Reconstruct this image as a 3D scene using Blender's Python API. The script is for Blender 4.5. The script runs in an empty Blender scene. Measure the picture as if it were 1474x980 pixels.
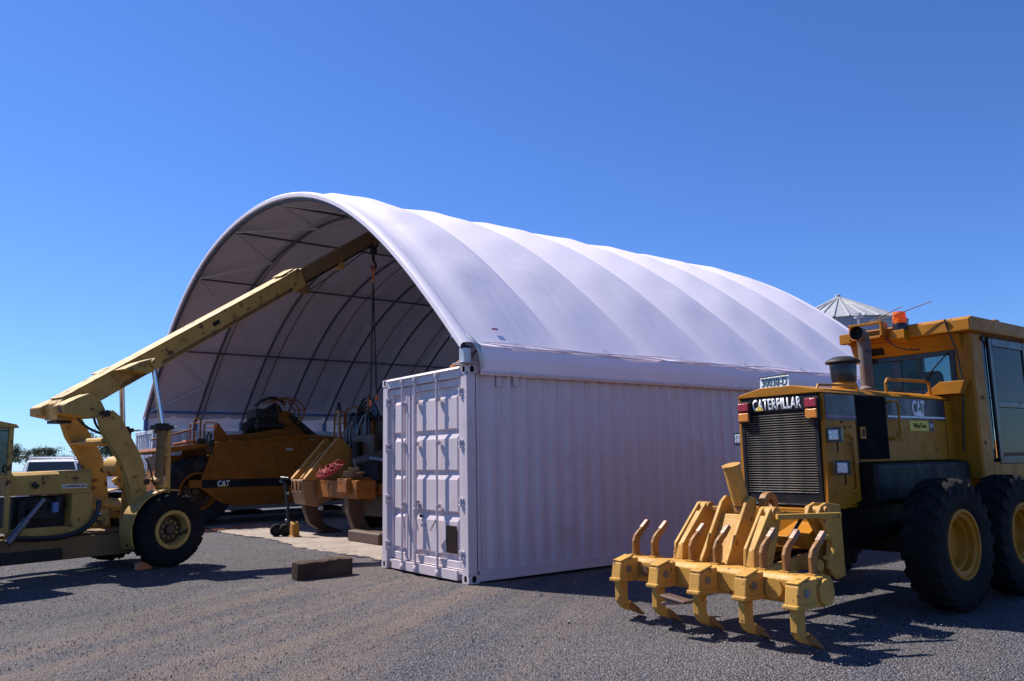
import bpy, bmesh, math, random
import numpy as np
from mathutils import Vector, Matrix
R = math.radians
rnd = random.Random(7)
scene = bpy.context.scene
C = scene.collection

# ------------------------------------------------------------------ camera
F_PX, YAW, PITCH, ROLL = 1144.18, .9281, .1497, -.0193
CAM = Vector((8.9531, -5.9249, 1.5928))
_f = Vector((-math.sin(YAW) * math.cos(PITCH), math.cos(YAW) * math.cos(PITCH), math.sin(PITCH)))
_r0 = Vector((math.cos(YAW), math.sin(YAW), 0))
_u0 = _r0.cross(_f)
CR_, SR_ = math.cos(ROLL), math.sin(ROLL)
_r = CR_ * _r0 + SR_ * _u0
_u = -SR_ * _r0 + CR_ * _u0
cam = bpy.data.cameras.new('camera')
cam.sensor_width = 36
cam.lens = F_PX / 1474 * 36
cam.clip_start, cam.clip_end = .1, 3000
camo = bpy.data.objects.new('camera', cam)
C.objects.link(camo)
camo.matrix_world = Matrix(((_r.x, _u.x, -_f.x, CAM.x), (_r.y, _u.y, -_f.y, CAM.y), (_r.z, _u.z, -_f.z, CAM.z), (0, 0, 0, 1)))
scene.camera = camo

# ------------------------------------------------------------------ light
SUN_EL, SUN_AZ = 51.0, 20.0          # shadows fall towards +X, AZ degrees round to +Y
tosun = Vector((-math.cos(R(SUN_AZ)) * math.cos(R(SUN_EL)), -math.sin(R(SUN_AZ)) * math.cos(R(SUN_EL)), math.sin(R(SUN_EL))))
w = bpy.data.worlds.new('World')
scene.world = w
w.use_nodes = True
nt = w.node_tree
bg = nt.nodes['Background']
sky = nt.nodes.new('ShaderNodeTexSky')
sky.sky_type = 'NISHITA'
sky.sun_disc = False
sky.sun_elevation = R(SUN_EL)
sky.sun_rotation = math.atan2(tosun.x, tosun.y) % (2 * math.pi)
sky.altitude = 300
sky.air_density, sky.dust_density, sky.ozone_density = 1.0, .1, 1.0
tint = nt.nodes.new('ShaderNodeMix')          # cool white balance of the photograph's sky
tint.data_type, tint.blend_type = 'RGBA', 'MULTIPLY'
tint.inputs[0].default_value = 1
tint.inputs[7].default_value = (.63, 1.01, 1.76, 1)
nt.links.new(sky.outputs[0], tint.inputs[6])
nt.links.new(tint.outputs[2], bg.inputs[0])
bg.inputs[1].default_value = .054
sl = bpy.data.lights.new('sun', 'SUN')
sl.energy, sl.angle, sl.color = 5.0, R(.53), (1, .95, .88)
so = bpy.data.objects.new('sun', sl)
C.objects.link(so)
so.rotation_euler = tosun.to_track_quat('Z', 'Y').to_euler()
vs = scene.view_settings
vs.view_transform, vs.look, vs.exposure, vs.gamma = 'Standard', 'None', 0.7, 1.0
vs.use_curve_mapping = False


# ------------------------------------------------------------------ pixel helpers
def ray(px, py):
    return _r * ((px - 737) / F_PX) - _u * ((py - 490) / F_PX) + _f


def PX(px, py, ax, val):
    d = ray(px, py)
    return CAM + d * ((val - CAM[ax]) / d[ax])


# ------------------------------------------------------------------ materials
MATS = {}


def _n(nt, t, **kw):
    n = nt.nodes.new(t)
    for k, v in kw.items():
        if k in n.inputs.keys():
            n.inputs[k].default_value = v
        else:
            setattr(n, k, v)
    return n


def _ramp(nt, src, p0, p1, c0=(0, 0, 0, 1), c1=(1, 1, 1, 1)):
    r = nt.nodes.new('ShaderNodeValToRGB')
    r.color_ramp.elements[0].position, r.color_ramp.elements[1].position = p0, p1
    r.color_ramp.elements[0].color, r.color_ramp.elements[1].color = c0, c1
    nt.links.new(src, r.inputs[0])
    return r.outputs[0]


def _mix(nt, fac, a, b, mode='MIX'):
    m = nt.nodes.new('ShaderNodeMix')
    m.data_type = 'RGBA'
    m.blend_type = mode
    for i, s in ((0, fac), (6, a), (7, b)):
        if hasattr(s, 'is_linked') or isinstance(s, bpy.types.NodeSocket):
            nt.links.new(s, m.inputs[i])
        elif i == 0:
            m.inputs[0].default_value = s
        else:
            m.inputs[i].default_value = (*s, 1)
    return m.outputs[2]


def mat(name, col, rough=.5, metal=0, var=.12, dirt=None, dirt_amt=.0, dirt_scale=3., chips=None, chip_amt=0., chip_scale=9.,
        bump=.0, bump_scale=40., spec=.5, coat=0., streak=None, streak_amt=0.):
    """paint / metal / rubber with tone variation, dirt film, chipped spots and vertical streaks"""
    m = bpy.data.materials.new(name)
    m.use_nodes = True
    nt = m.node_tree
    b = nt.nodes['Principled BSDF']
    tc = nt.nodes.new('ShaderNodeTexCoord')
    co = tc.outputs['Object']
    n1 = _n(nt, 'ShaderNodeTexNoise', Scale=2.3, Detail=5, Roughness=.6)
    nt.links.new(co, n1.inputs['Vector'])
    f = _ramp(nt, n1.outputs[0], .3, .7)
    c = _mix(nt, f, tuple(x * (1 - var) for x in col), tuple(min(1, x * (1 + var)) for x in col))
    rg = None
    if dirt_amt:
        n2 = _n(nt, 'ShaderNodeTexNoise', Scale=dirt_scale, Detail=8, Roughness=.68)
        nt.links.new(co, n2.inputs['Vector'])
        f2 = _ramp(nt, n2.outputs[0], .62 - .3 * dirt_amt, .8 - .1 * dirt_amt, (0, 0, 0, 1), (.85, .85, .85, 1))
        c = _mix(nt, f2, c, dirt)
        rg = f2
    if streak_amt:
        mp = _n(nt, 'ShaderNodeMapping')
        mp.inputs['Scale'].default_value = (5, 5, .35)
        nt.links.new(co, mp.inputs[0])
        n4 = _n(nt, 'ShaderNodeTexNoise', Scale=3.0, Detail=6, Roughness=.6)
        nt.links.new(mp.outputs[0], n4.inputs['Vector'])
        f4 = _ramp(nt, n4.outputs[0], .5, .8, (0, 0, 0, 1), (streak_amt,) * 3 + (1,))
        c = _mix(nt, f4, c, streak)
    if chip_amt:
        n3 = _n(nt, 'ShaderNodeTexNoise', Scale=chip_scale, Detail=6, Roughness=.62)
        nt.links.new(co, n3.inputs['Vector'])
        f3 = _ramp(nt, n3.outputs[0], .70 - .2 * chip_amt, .735 - .2 * chip_amt)
        c = _mix(nt, f3, c, chips)
    nt.links.new(c, b.inputs['Base Color'])
    n5 = _n(nt, 'ShaderNodeTexNoise', Scale=6.0, Detail=4)
    nt.links.new(co, n5.inputs['Vector'])
    rr = _ramp(nt, n5.outputs[0], .3, .75, (max(.05, rough - .1),) * 3 + (1,), (min(1, rough + .14),) * 3 + (1,))
    nt.links.new(rr, b.inputs['Roughness'])
    b.inputs['Metallic'].default_value = metal
    b.inputs['Specular IOR Level'].default_value = spec
    b.inputs['Coat Weight'].default_value = coat
    if bump:
        n6 = _n(nt, 'ShaderNodeTexNoise', Scale=bump_scale, Detail=5)
        nt.links.new(co, n6.inputs['Vector'])
        bp = _n(nt, 'ShaderNodeBump', Strength=bump, Distance=.02)
        nt.links.new(n6.outputs[0], bp.inputs['Height'])
        nt.links.new(bp.outputs[0], b.inputs['Normal'])
    MATS[name] = m
    return m


RUST = (.10, .045, .022)
DUST = (.20, .15, .11)
mat('grader_yellow', (.40, .155, .006), .5, dirt=(.25, .10, .010), dirt_amt=.45, chips=(.10, .05, .02), chip_amt=.18, chip_scale=14, spec=.25, bump=.03)
mat('ripper_yellow', (.50, .265, .05), .6, spec=.3, dirt=(.30, .15, .035), dirt_amt=.45, chips=(.14, .06, .03), chip_amt=.42, chip_scale=11, bump=.08)
mat('ripper_worn', (.29, .135, .035), .55, spec=.3, dirt=(.15, .06, .02), dirt_amt=.6, chips=(.11, .055, .03), chip_amt=.5, chip_scale=8, bump=.1)
mat('worn_steel', (.22, .14, .11), .38, metal=.6, dirt=(.2, .1, .06), dirt_amt=.5, bump=.1)
mat('crane_yellow', (.45, .275, .07), .6, dirt=(.27, .16, .045), dirt_amt=.5, chips=(.09, .05, .03), chip_amt=.5, chip_scale=6, spec=.25, bump=.05)
mat('crane_boom_rust', (.19, .115, .05), .65, spec=.2, dirt=(.2, .12, .05), dirt_amt=.5, chips=(.05, .03, .02), chip_amt=.4, chip_scale=7, bump=.08)
mat('scraper_yellow', (.27, .085, .006), .6, spec=.2, dirt=(.15, .05, .01), dirt_amt=.6, chips=(.1, .05, .03), chip_amt=.15, bump=.05)
mat('dozer_yellow', (.29, .095, .01), .6, spec=.25, dirt=(.14, .055, .015), dirt_amt=.7, chips=(.08, .05, .03), chip_amt=.35, chip_scale=9, bump=.08)
mat('dozer_plate', (.46, .22, .04), .55, spec=.3, dirt=(.26, .11, .02), dirt_amt=.5, chips=(.12, .07, .04), chip_amt=.35, bump=.08)
mat('dozer_bare', (.33, .17, .075), .5, dirt=(.26, .15, .08), dirt_amt=.6, chips=(.2, .14, .1), chip_amt=.5, chip_scale=10, bump=.1)
mat('engine_rusty', (.075, .034, .014), .55, dirt=(.07, .04, .025), dirt_amt=.6, chips=(.2, .11, .06), chip_amt=.3, bump=.15)
mat('engine_dark', (.02, .018, .017), .6, spec=.25, dirt=(.045, .032, .025), dirt_amt=.5, bump=.2)
mat('black_paint', (.007, .007, .009), .55, spec=.25, dirt=(.025, .02, .018), dirt_amt=.3)
mat('black_plastic', (.015, .015, .018), .28, var=.05)
mat('dark_louvre', (.003, .003, .004), .8, spec=.1)
mat('navy_band', (.022, .024, .05), .35, dirt=(.06, .05, .06), dirt_amt=.35)
mat('pink_stripe', (.33, .12, .22), .45)
mat('white_paint_sign', (.8, .8, .8), .45, var=.03)
mat('yellow_sign', (.78, .5, .06), .45, var=.05)
mat('plate_white', (.74, .76, .76), .35, var=.05, dirt=(.5, .48, .44), dirt_amt=.3)
mat('plate_green', (.02, .09, .10), .5)
mat('tyre', (.009, .0085, .009), .85, spec=.2, dirt=(.035, .030, .028), dirt_amt=.35, bump=.15, bump_scale=30)
mat('tyre_dusty', (.018, .017, .018), .85, spec=.2, dirt=(.09, .08, .075), dirt_amt=.4, bump=.15, bump_scale=30)
mat('slat_metal', (.42, .40, .40), .34, metal=.85, dirt=(.35, .26, .22), dirt_amt=.3)
mat('radiator', (.018, .012, .010), .5, metal=.3, dirt=(.14, .07, .05), dirt_amt=.5, bump=.3, bump_scale=120)
mat('chrome', (.62, .62, .64), .16, metal=1, var=.04)
mat('galv', (.52, .53, .54), .42, metal=.45, dirt=(.36, .36, .36), dirt_amt=.35)
mat('silo_steel', (.42, .42, .43), .5, metal=.25, dirt=(.30, .30, .30), dirt_amt=.35, streak=(.25, .24, .23), streak_amt=.4)
mat('white_silo', (.72, .70, .74), .5)
mat('exhaust_rust', (.13, .10, .085), .65, metal=.2, dirt=(.17, .07, .03), dirt_amt=.6, chips=(.07, .05, .045), chip_amt=.4, bump=.15)
mat('steel_grey', (.17, .17, .18), .45, metal=.5, dirt=(.08, .06, .05), dirt_amt=.4)
mat('rib_steel', (.075, .072, .09), .6, metal=.1)
mat('inner_shade', (.55, .51, .60), .8, var=.06, spec=.1, dirt=(.46, .42, .48), dirt_amt=.3, dirt_scale=1.2, streak=(.42, .38, .44), streak_amt=.4)  # grey that carries the dome's inside shade in its colour
mat('blue_steel', (.10, .17, .34), .45, metal=.2)
mat('container_white', (.61, .515, .535), .42, var=.035, dirt=(.46, .37, .37), dirt_amt=.14, dirt_scale=1.3, streak=(.46, .385, .39), streak_amt=.35, chips=(.22, .10, .06), chip_amt=-.05, chip_scale=16, bump=.015, bump_scale=6)
mat('container_old', (.60, .575, .60), .5, var=.08, dirt=(.36, .30, .28), dirt_amt=.4, dirt_scale=1.5, streak=(.34, .22, .17), streak_amt=.5)
mat('seam_rust', (.30, .17, .11), .7, dirt=(.5, .45, .45), dirt_amt=.6)
mat('brown_plate', (.022, .013, .011), .8, spec=.1, dirt=(.04, .02, .016), dirt_amt=.5)
mat('hole_dark', (.008, .008, .008), .9)
mat('timber', (.060, .038, .027), .9, spec=.1, var=.35, dirt=(.105, .072, .052), dirt_amt=.5, bump=.5, bump_scale=18)
mat('rubber_hose', (.012, .012, .014), .35)
mat('orange_hose', (.46, .13, .04), .5)
mat('orange_strap', (.62, .14, .03), .6)
mat('red_rope', (.36, .008, .02), .6)
mat('red_paint', (.42, .02, .02), .35)
mat('ute_white', (.75, .75, .77), .3, coat=.4, var=.03, dirt=(.55, .5, .46), dirt_amt=.25)
mat('seat_cloth', (.16, .11, .08), .9)
mat('sticker_yellow', (.66, .47, .03), .4, var=.03)
mat('lens_red', (.36, .012, .018), .22, var=.08, coat=.4, bump=.3, bump_scale=90)
mat('lens_amber', (.75, .25, .01), .22, var=.08, coat=.4, bump=.3, bump_scale=90)
mat('lamp_lens', (.55, .56, .62), .12, metal=.5, coat=.6, bump=.3, bump_scale=80)
mat('bark', (.09, .07, .055), .9, bump=.4)
for i, c in enumerate([(.085, .12, .05), (.11, .14, .06), (.07, .10, .05)]):
    mat('leaf_%d' % i, c, .6, var=.25)


def special(name, fn):
    m = bpy.data.materials.new(name)
    m.use_nodes = True
    fn(m.node_tree, m.node_tree.nodes['Principled BSDF'])
    MATS[name] = m


def _glass(nt, b):
    b.inputs['Base Color'].default_value = (.82, .90, .90, 1)
    b.inputs['Roughness'].default_value = .03
    b.inputs['IOR'].default_value = 1.45
    b.inputs['Transmission Weight'].default_value = 1
    tr = nt.nodes.new('ShaderNodeBsdfTransparent')
    tr.inputs[0].default_value = (.62, .71, .71, 1)
    gl = nt.nodes.new('ShaderNodeBsdfGlossy')
    gl.inputs['Roughness'].default_value = .03
    fr = nt.nodes.new('ShaderNodeFresnel')
    fr.inputs[0].default_value = 1.33
    ms = nt.nodes.new('ShaderNodeMixShader')
    nt.links.new(fr.outputs[0], ms.inputs[0])
    nt.links.new(tr.outputs[0], ms.inputs[1])
    nt.links.new(gl.outputs[0], ms.inputs[2])
    nt.links.new(ms.outputs[0], nt.nodes['Material Output'].inputs[0])


special('glass', _glass)


def _screen(nt, b):
    b.inputs['Base Color'].default_value = (.02, .03, .035, 1)
    b.inputs['Roughness'].default_value = .06


special('dark_glass', _screen)


def _beacon(nt, b):
    b.inputs['Base Color'].default_value = (1, .25, .006, 1)
    b.inputs['Roughness'].default_value = .15
    tl = nt.nodes.new('ShaderNodeBsdfTranslucent')
    tl.inputs[0].default_value = (1, .27, .006, 1)
    ms = nt.nodes.new('ShaderNodeMixShader')
    ms.inputs[0].default_value = .5
    nt.links.new(b.outputs[0], ms.inputs[1])
    nt.links.new(tl.outputs[0], ms.inputs[2])
    nt.links.new(ms.outputs[0], nt.nodes['Material Output'].inputs[0])


special('beacon_amber', _beacon)


def _fabric(nt, b):
    tc = nt.nodes.new('ShaderNodeTexCoord')
    n1 = _n(nt, 'ShaderNodeTexNoise', Scale=.7, Detail=6, Roughness=.6)
    nt.links.new(tc.outputs['Object'], n1.inputs['Vector'])
    c = _mix(nt, _ramp(nt, n1.outputs[0], .3, .75), (.83, .745, .80), (.88, .79, .845))
    n2 = _n(nt, 'ShaderNodeTexNoise', Scale=5.0, Detail=7, Roughness=.7)
    nt.links.new(tc.outputs['Object'], n2.inputs['Vector'])
    c = _mix(nt, _ramp(nt, n2.outputs[0], .6, .85, (0, 0, 0, 1), (.35, .35, .35, 1)), c, (.64, .60, .70))
    nt.links.new(c, b.inputs['Base Color'])
    b.inputs['Roughness'].default_value = .55
    b.inputs['Specular IOR Level'].default_value = .3
    mp = _n(nt, 'ShaderNodeMapping')
    mp.inputs['Scale'].default_value = (.5, 3.0, .5)
    nt.links.new(tc.outputs['Object'], mp.inputs[0])
    n3 = _n(nt, 'ShaderNodeTexNoise', Scale=2.2, Detail=4, Roughness=.5)
    nt.links.new(mp.outputs[0], n3.inputs['Vector'])
    bp = _n(nt, 'ShaderNodeBump', Strength=.16, Distance=.05)
    nt.links.new(n3.outputs[0], bp.inputs['Height'])
    nt.links.new(bp.outputs[0], b.inputs['Normal'])
    tl = nt.nodes.new('ShaderNodeBsdfTranslucent')
    tl.inputs[0].default_value = (.62, .56, .66, 1)
    ms = nt.nodes.new('ShaderNodeMixShader')
    ms.inputs[0].default_value = .02
    nt.links.new(b.outputs[0], ms.inputs[1])
    nt.links.new(tl.outputs[0], ms.inputs[2])
    nt.links.new(ms.outputs[0], nt.nodes['Material Output'].inputs[0])


special('fabric', _fabric)


def _gravel(nt, b):
    geo = nt.nodes.new('ShaderNodeNewGeometry')
    pos = geo.outputs['Position']
    vo = _n(nt, 'ShaderNodeTexVoronoi', Scale=62.0)
    nt.links.new(pos, vo.inputs['Vector'])
    sep = nt.nodes.new('ShaderNodeSeparateColor')
    nt.links.new(vo.outputs['Color'], sep.inputs[0])
    stone = _ramp(nt, sep.outputs[0], 0, 1, (.032, .031, .036, 1), (.215, .204, .22, 1))
    # patches of tan dirt, stretched along the wheel tracks
    rt = nt.nodes.new('ShaderNodeVectorRotate')
    rt.rotation_type = 'Z_AXIS'
    rt.inputs['Angle'].default_value = R(-123)
    nt.links.new(pos, rt.inputs['Vector'])
    mp = _n(nt, 'ShaderNodeMapping')
    mp.inputs['Scale'].default_value = (.13, 1.5, 1)
    nt.links.new(rt.outputs[0], mp.inputs[0])
    sx = nt.nodes.new('ShaderNodeSeparateXYZ')
    nt.links.new(rt.outputs[0], sx.inputs[0])
    band = nt.nodes.new('ShaderNodeMapRange')          # the driven strip past the container doors
    band.interpolation_type = 'SMOOTHSTEP'
    ab = nt.nodes.new('ShaderNodeMath')
    ab.operation = 'ADD'
    nt.links.new(sx.outputs[1], ab.inputs[0])
    ab.inputs[1].default_value = -.6
    a2 = nt.nodes.new('ShaderNodeMath')
    a2.operation = 'ABSOLUTE'
    nt.links.new(ab.outputs[0], a2.inputs[0])
    nt.links.new(a2.outputs[0], band.inputs[0])
    for q_, v_ in ((1, 1.2), (2, 3.8), (3, 1.0), (4, .25)):
        band.inputs[q_].default_value = v_
    nz = _n(nt, 'ShaderNodeTexNoise', Scale=1.1, Detail=7, Roughness=.62)
    nt.links.new(mp.outputs[0], nz.inputs['Vector'])
    nz2 = _n(nt, 'ShaderNodeTexNoise', Scale=9.0, Detail=6, Roughness=.75)
    nt.links.new(pos, nz2.inputs['Vector'])
    mm = nt.nodes.new('ShaderNodeMath')
    mm.operation = 'MULTIPLY_ADD'
    nt.links.new(nz2.outputs[0], mm.inputs[0])
    mm.inputs[1].default_value = .38
    nt.links.new(nz.outputs[0], mm.inputs[2])
    tf0 = _ramp(nt, mm.outputs[0], .58, .76, (0, 0, 0, 1), (.85, .85, .85, 1))
    tm = nt.nodes.new('ShaderNodeMath')
    tm.operation = 'MULTIPLY'
    nt.links.new(tf0, tm.inputs[0])
    nt.links.new(band.outputs[0], tm.inputs[1])
    tf = tm.outputs[0]
    c = _mix(nt, tf, stone, (.26, .195, .155))
    # fine sparkle of pale and dark chips
    v2 = _n(nt, 'ShaderNodeTexVoronoi', Scale=120.0)
    nt.links.new(pos, v2.inputs['Vector'])
    s2 = nt.nodes.new('ShaderNodeSeparateColor')
    nt.links.new(v2.outputs['Color'], s2.inputs[0])
    c = _mix(nt, _ramp(nt, s2.outputs[1], .9, .97), c, (.27, .26, .27))
    c = _mix(nt, _ramp(nt, s2.outputs[2], .80, .88), c, (.02, .019, .023))
    # broad tone
    n3 = _n(nt, 'ShaderNodeTexNoise', Scale=.35, Detail=4)
    nt.links.new(pos, n3.inputs['Vector'])
    c = _mix(nt, .6, c, _ramp(nt, n3.outputs[0], .3, .7, (.72, .72, .74, 1), (1.1, 1.08, 1.06, 1)), 'MULTIPLY')
    nt.links.new(c, b.inputs['Base Color'])
    b.inputs['Roughness'].default_value = .85
    b.inputs['Specular IOR Level'].default_value = .25
    bp = _n(nt, 'ShaderNodeBump', Strength=.6, Distance=.014)
    inv = nt.nodes.new('ShaderNodeMath')
    inv.operation = 'MULTIPLY_ADD'
    nt.links.new(vo.outputs['Distance'], inv.inputs[0])
    inv.inputs[1].default_value = -28.0
    nt.links.new(sep.outputs[1], inv.inputs[2])
    nt.links.new(inv.outputs[0], bp.inputs['Height'])
    nt.links.new(bp.outputs[0], b.inputs['Normal'])


special('gravel', _gravel)


def _slab(nt, b):
    geo = nt.nodes.new('ShaderNodeNewGeometry')
    n1 = _n(nt, 'ShaderNodeTexNoise', Scale=1.4, Detail=9, Roughness=.7)
    nt.links.new(geo.outputs['Position'], n1.inputs['Vector'])
    c = _mix(nt, _ramp(nt, n1.outputs[0], .3, .7), (.19, .145, .115), (.36, .285, .235))
    n2 = _n(nt, 'ShaderNodeTexNoise', Scale=16.0, Detail=6, Roughness=.75)
    nt.links.new(geo.outputs['Position'], n2.inputs['Vector'])
    c = _mix(nt, _ramp(nt, n2.outputs[0], .50, .68, (0, 0, 0, 1), (.85, .85, .85, 1)), c, (.14, .115, .105))
    nt.links.new(c, b.inputs['Base Color'])
    b.inputs['Roughness'].default_value = .85
    bp = _n(nt, 'ShaderNodeBump', Strength=.5, Distance=.02)
    nt.links.new(n2.outputs[0], bp.inputs['Height'])
    nt.links.new(bp.outputs[0], b.inputs['Normal'])


special('slab', _slab)


def _stone(nt, b):
    oi = nt.nodes.new('ShaderNodeNewGeometry')
    c = _ramp(nt, oi.outputs['Random Per Island'], 0, 1, (.03, .029, .034, 1), (.22, .21, .225, 1))
    nt.links.new(c, b.inputs['Base Color'])
    b.inputs['Roughness'].default_value = .8


special('stone', _stone)


# ------------------------------------------------------------------ mesh builder
class MB:
    def __init__(s, off=(0, 0, 0)):
        s.v, s.f = [], []
        s.off = Vector(off)

    def add(s, vs, fs):
        o = len(s.v)
        s.v += [Vector(a) for a in vs]
        s.f += [tuple(i + o for i in f) for f in fs]
        return s

    def box(s, x0, x1, y0, y1, z0, z1):
        return s.add([(x, y, z) for z in (z0, z1) for y in (y0, y1) for x in (x0, x1)],
                     [(0, 2, 3, 1), (4, 5, 7, 6), (0, 1, 5, 4), (2, 6, 7, 3), (0, 4, 6, 2), (1, 3, 7, 5)])

    def obox(s, c, size, M):
        c = Vector(c)
        vs = [c + M @ Vector((x * size[0] / 2, y * size[1] / 2, z * size[2] / 2)) for z in (-1, 1) for y in (-1, 1) for x in (-1, 1)]
        return s.add(vs, [(0, 2, 3, 1), (4, 5, 7, 6), (0, 1, 5, 4), (2, 6, 7, 3), (0, 4, 6, 2), (1, 3, 7, 5)])

    def beam(s, p0, p1, wid, hei, up=(0, 0, 1), w1=None, h1=None):
        """box section from p0 to p1; width across, height along 'up' made square to the run"""
        p0, p1 = Vector(p0), Vector(p1)
        d = (p1 - p0).normalized()
        a = d.cross(Vector(up)).normalized()
        b = a.cross(d)
        w1 = w1 or wid
        h1 = h1 or hei
        vs = []
        for p, ww, hh in ((p0, wid, hei), (p1, w1, h1)):
            vs += [p + a * ww / 2 * i + b * hh / 2 * j for i, j in ((-1, -1), (1, -1), (1, 1), (-1, 1))]
        return s.add(vs, [(0, 1, 2, 3), (7, 6, 5, 4), (0, 4, 5, 1), (1, 5, 6, 2), (2, 6, 7, 3), (3, 7, 4, 0)])

    def prism(s, poly, ax, a0, a1):
        """polygon in the plane square to axis ax (0: (y,z), 1: (x,z), 2: (x,y)) pushed from a0 to a1"""
        def mk(p, a):
            return {0: (a, p[0], p[1]), 1: (p[0], a, p[1]), 2: (p[0], p[1], a)}[ax]
        n = len(poly)
        return s.add([mk(p, a0) for p in poly] + [mk(p, a1) for p in poly],
                     [tuple(range(n)), tuple(range(2 * n - 1, n - 1, -1))] + [(i, i + n, (i + 1) % n + n, (i + 1) % n) for i in range(n)])

    def tube(s, path, r, n=8, caps=True, closed=False):
        path = [Vector(p) for p in path]
        m = len(path)
        rs = r if isinstance(r, (list, tuple)) else [r] * m
        t0 = (path[1] - path[0]).normalized()
        a = t0.orthogonal().normalized()
        rings = []
        for i in range(m):
            if closed:
                t = (path[(i + 1) % m] - path[i - 1]).normalized()
            else:
                t = (path[min(i + 1, m - 1)] - path[max(i - 1, 0)]).normalized()
            a = (a - t * a.dot(t))
            a = a.normalized() if a.length > 1e-6 else t.orthogonal().normalized()
            b = t.cross(a)
            rings.append([path[i] + (a * math.cos(2 * math.pi * k / n) + b * math.sin(2 * math.pi * k / n)) * rs[i] for k in range(n)])
        fs = []
        for i in range(m if closed else m - 1):
            j = (i + 1) % m
            fs += [(i * n + k, i * n + (k + 1) % n, j * n + (k + 1) % n, j * n + k) for k in range(n)]
        if caps and not closed:
            fs += [tuple(range(n - 1, -1, -1)), tuple((m - 1) * n + k for k in range(n))]
        return s.add([p for r_ in rings for p in r_], fs)

    def cyl(s, p0, p1, r0, r1=None, n=16):
        return s.tube([p0, p1], [r0, r0 if r1 is None else r1], n)

    def lathe(s, prof, o, ax, n=24):
        """profile of (radius, distance along axis) turned about the line through o along ax"""
        o, ax = Vector(o), Vector(ax).normalized()
        a = ax.orthogonal().normalized()
        b = ax.cross(a)
        m = len(prof)
        vs = [o + ax * h + (a * math.cos(2 * math.pi * k / n) + b * math.sin(2 * math.pi * k / n)) * max(r, 1e-4) for r, h in prof for k in range(n)]
        fs = [(i * n + k, i * n + (k + 1) % n, (i + 1) * n + (k + 1) % n, (i + 1) * n + k) for i in range(m - 1) for k in range(n)]
        return s.add(vs, fs)

    def sheet(s, rows):
        nr, nc = len(rows), len(rows[0])
        return s.add([p for r_ in rows for p in r_], [(i * nc + j, i * nc + j + 1, (i + 1) * nc + j + 1, (i + 1) * nc + j) for i in range(nr - 1) for j in range(nc - 1)])

    def mesh(s, name, m, smooth=False, recalc=True):
        me = bpy.data.meshes.new(name)
        me.from_pydata([tuple(p - s.off) for p in s.v], [], s.f)
        if recalc:
            bm = bmesh.new()
            bm.from_mesh(me)
            bmesh.ops.recalc_face_normals(bm, faces=bm.faces)
            bm.to_mesh(me)
            bm.free()
        me.materials.append(MATS[m])
        if smooth:
            me.shade_smooth()
            me.set_sharp_from_angle(angle=R(38))
        return me

    def build(s, name, m, parent=None, smooth=False, bevel=0., seg=2, recalc=True):
        ob = bpy.data.objects.new(name, s.mesh(name, m, smooth, recalc))
        C.objects.link(ob)
        if parent:
            ob.parent = parent
        if bevel:
            bv = ob.modifiers.new('bevel', 'BEVEL')
            bv.width, bv.segments, bv.limit_method, bv.angle_limit = bevel, seg, 'ANGLE', R(40)
            bv.harden_normals = False
        return ob


def put(mesh_or_ob, name, parent, loc=(0, 0, 0), rot=(0, 0, 0)):
    ob = bpy.data.objects.new(name, mesh_or_ob)
    C.objects.link(ob)
    ob.parent = parent
    ob.location, ob.rotation_euler = loc, rot
    return ob


def tag(o, label=None, cat=None, group=None, kind=None):
    for k, v in (('label', label), ('category', cat), ('group', group), ('kind', kind)):
        if v:
            o[k] = v
    return o


def thing(name, label, cat, loc, rz=0, group=None):
    o = bpy.data.objects.new(name, None)
    o.empty_display_size = .3
    C.objects.link(o)
    o.location, o.rotation_euler = loc, (0, 0, rz)
    return tag(o, label, cat, group)


def copy_tree(o, parent=None):
    c = o.copy()
    C.objects.link(c)
    c.parent = parent
    for ch in o.children:
        copy_tree(ch, c)
    return c


def lettering(name, txt, o, xd, ud, width, height, depth, m, parent, off, bold=.0):
    """flat printed letters as thin raised shapes: lower-left corner o, along xd, up ud"""
    cu = bpy.data.curves.new('t', 'FONT')
    cu.body = txt
    cu.extrude = .0
    cu.offset = bold
    cu.resolution_u = 3
    t = bpy.data.objects.new('t', cu)
    C.objects.link(t)
    dg = bpy.context.evaluated_depsgraph_get()
    dg.update()
    me = bpy.data.meshes.new_from_object(t.evaluated_get(dg))
    bpy.data.objects.remove(t)
    co = np.array([v.co[:] for v in me.vertices])
    mn, mx = co.min(0), co.max(0)
    xd, ud = Vector(xd).normalized(), Vector(ud).normalized()
    nd = xd.cross(ud)
    o = Vector(o) - Vector(off)
    for v, c in zip(me.vertices, co):
        v.co = o + xd * ((c[0] - mn[0]) / (mx[0] - mn[0]) * width) + ud * ((c[1] - mn[1]) / (mx[1] - mn[1]) * height) + nd * depth
    bm = bmesh.new()
    bm.from_mesh(me)
    g = bmesh.ops.extrude_face_region(bm, geom=list(bm.faces))
    bmesh.ops.translate(bm, verts=[e for e in g['geom'] if isinstance(e, bmesh.types.BMVert)], vec=nd * .003)
    bmesh.ops.recalc_face_normals(bm, faces=bm.faces)
    bm.to_mesh(me)
    bm.free()
    me.materials.clear()
    me.materials.append(MATS[m])
    ob = bpy.data.objects.new(name, me)
    C.objects.link(ob)
    ob.parent = parent
    return ob


def arc(c, r, a0, a1, n, f):
    return [f(c[0] + r * math.cos(R(a0 + (a1 - a0) * i / n)), c[1] + r * math.sin(R(a0 + (a1 - a0) * i / n))) for i in range(n + 1)]


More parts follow.
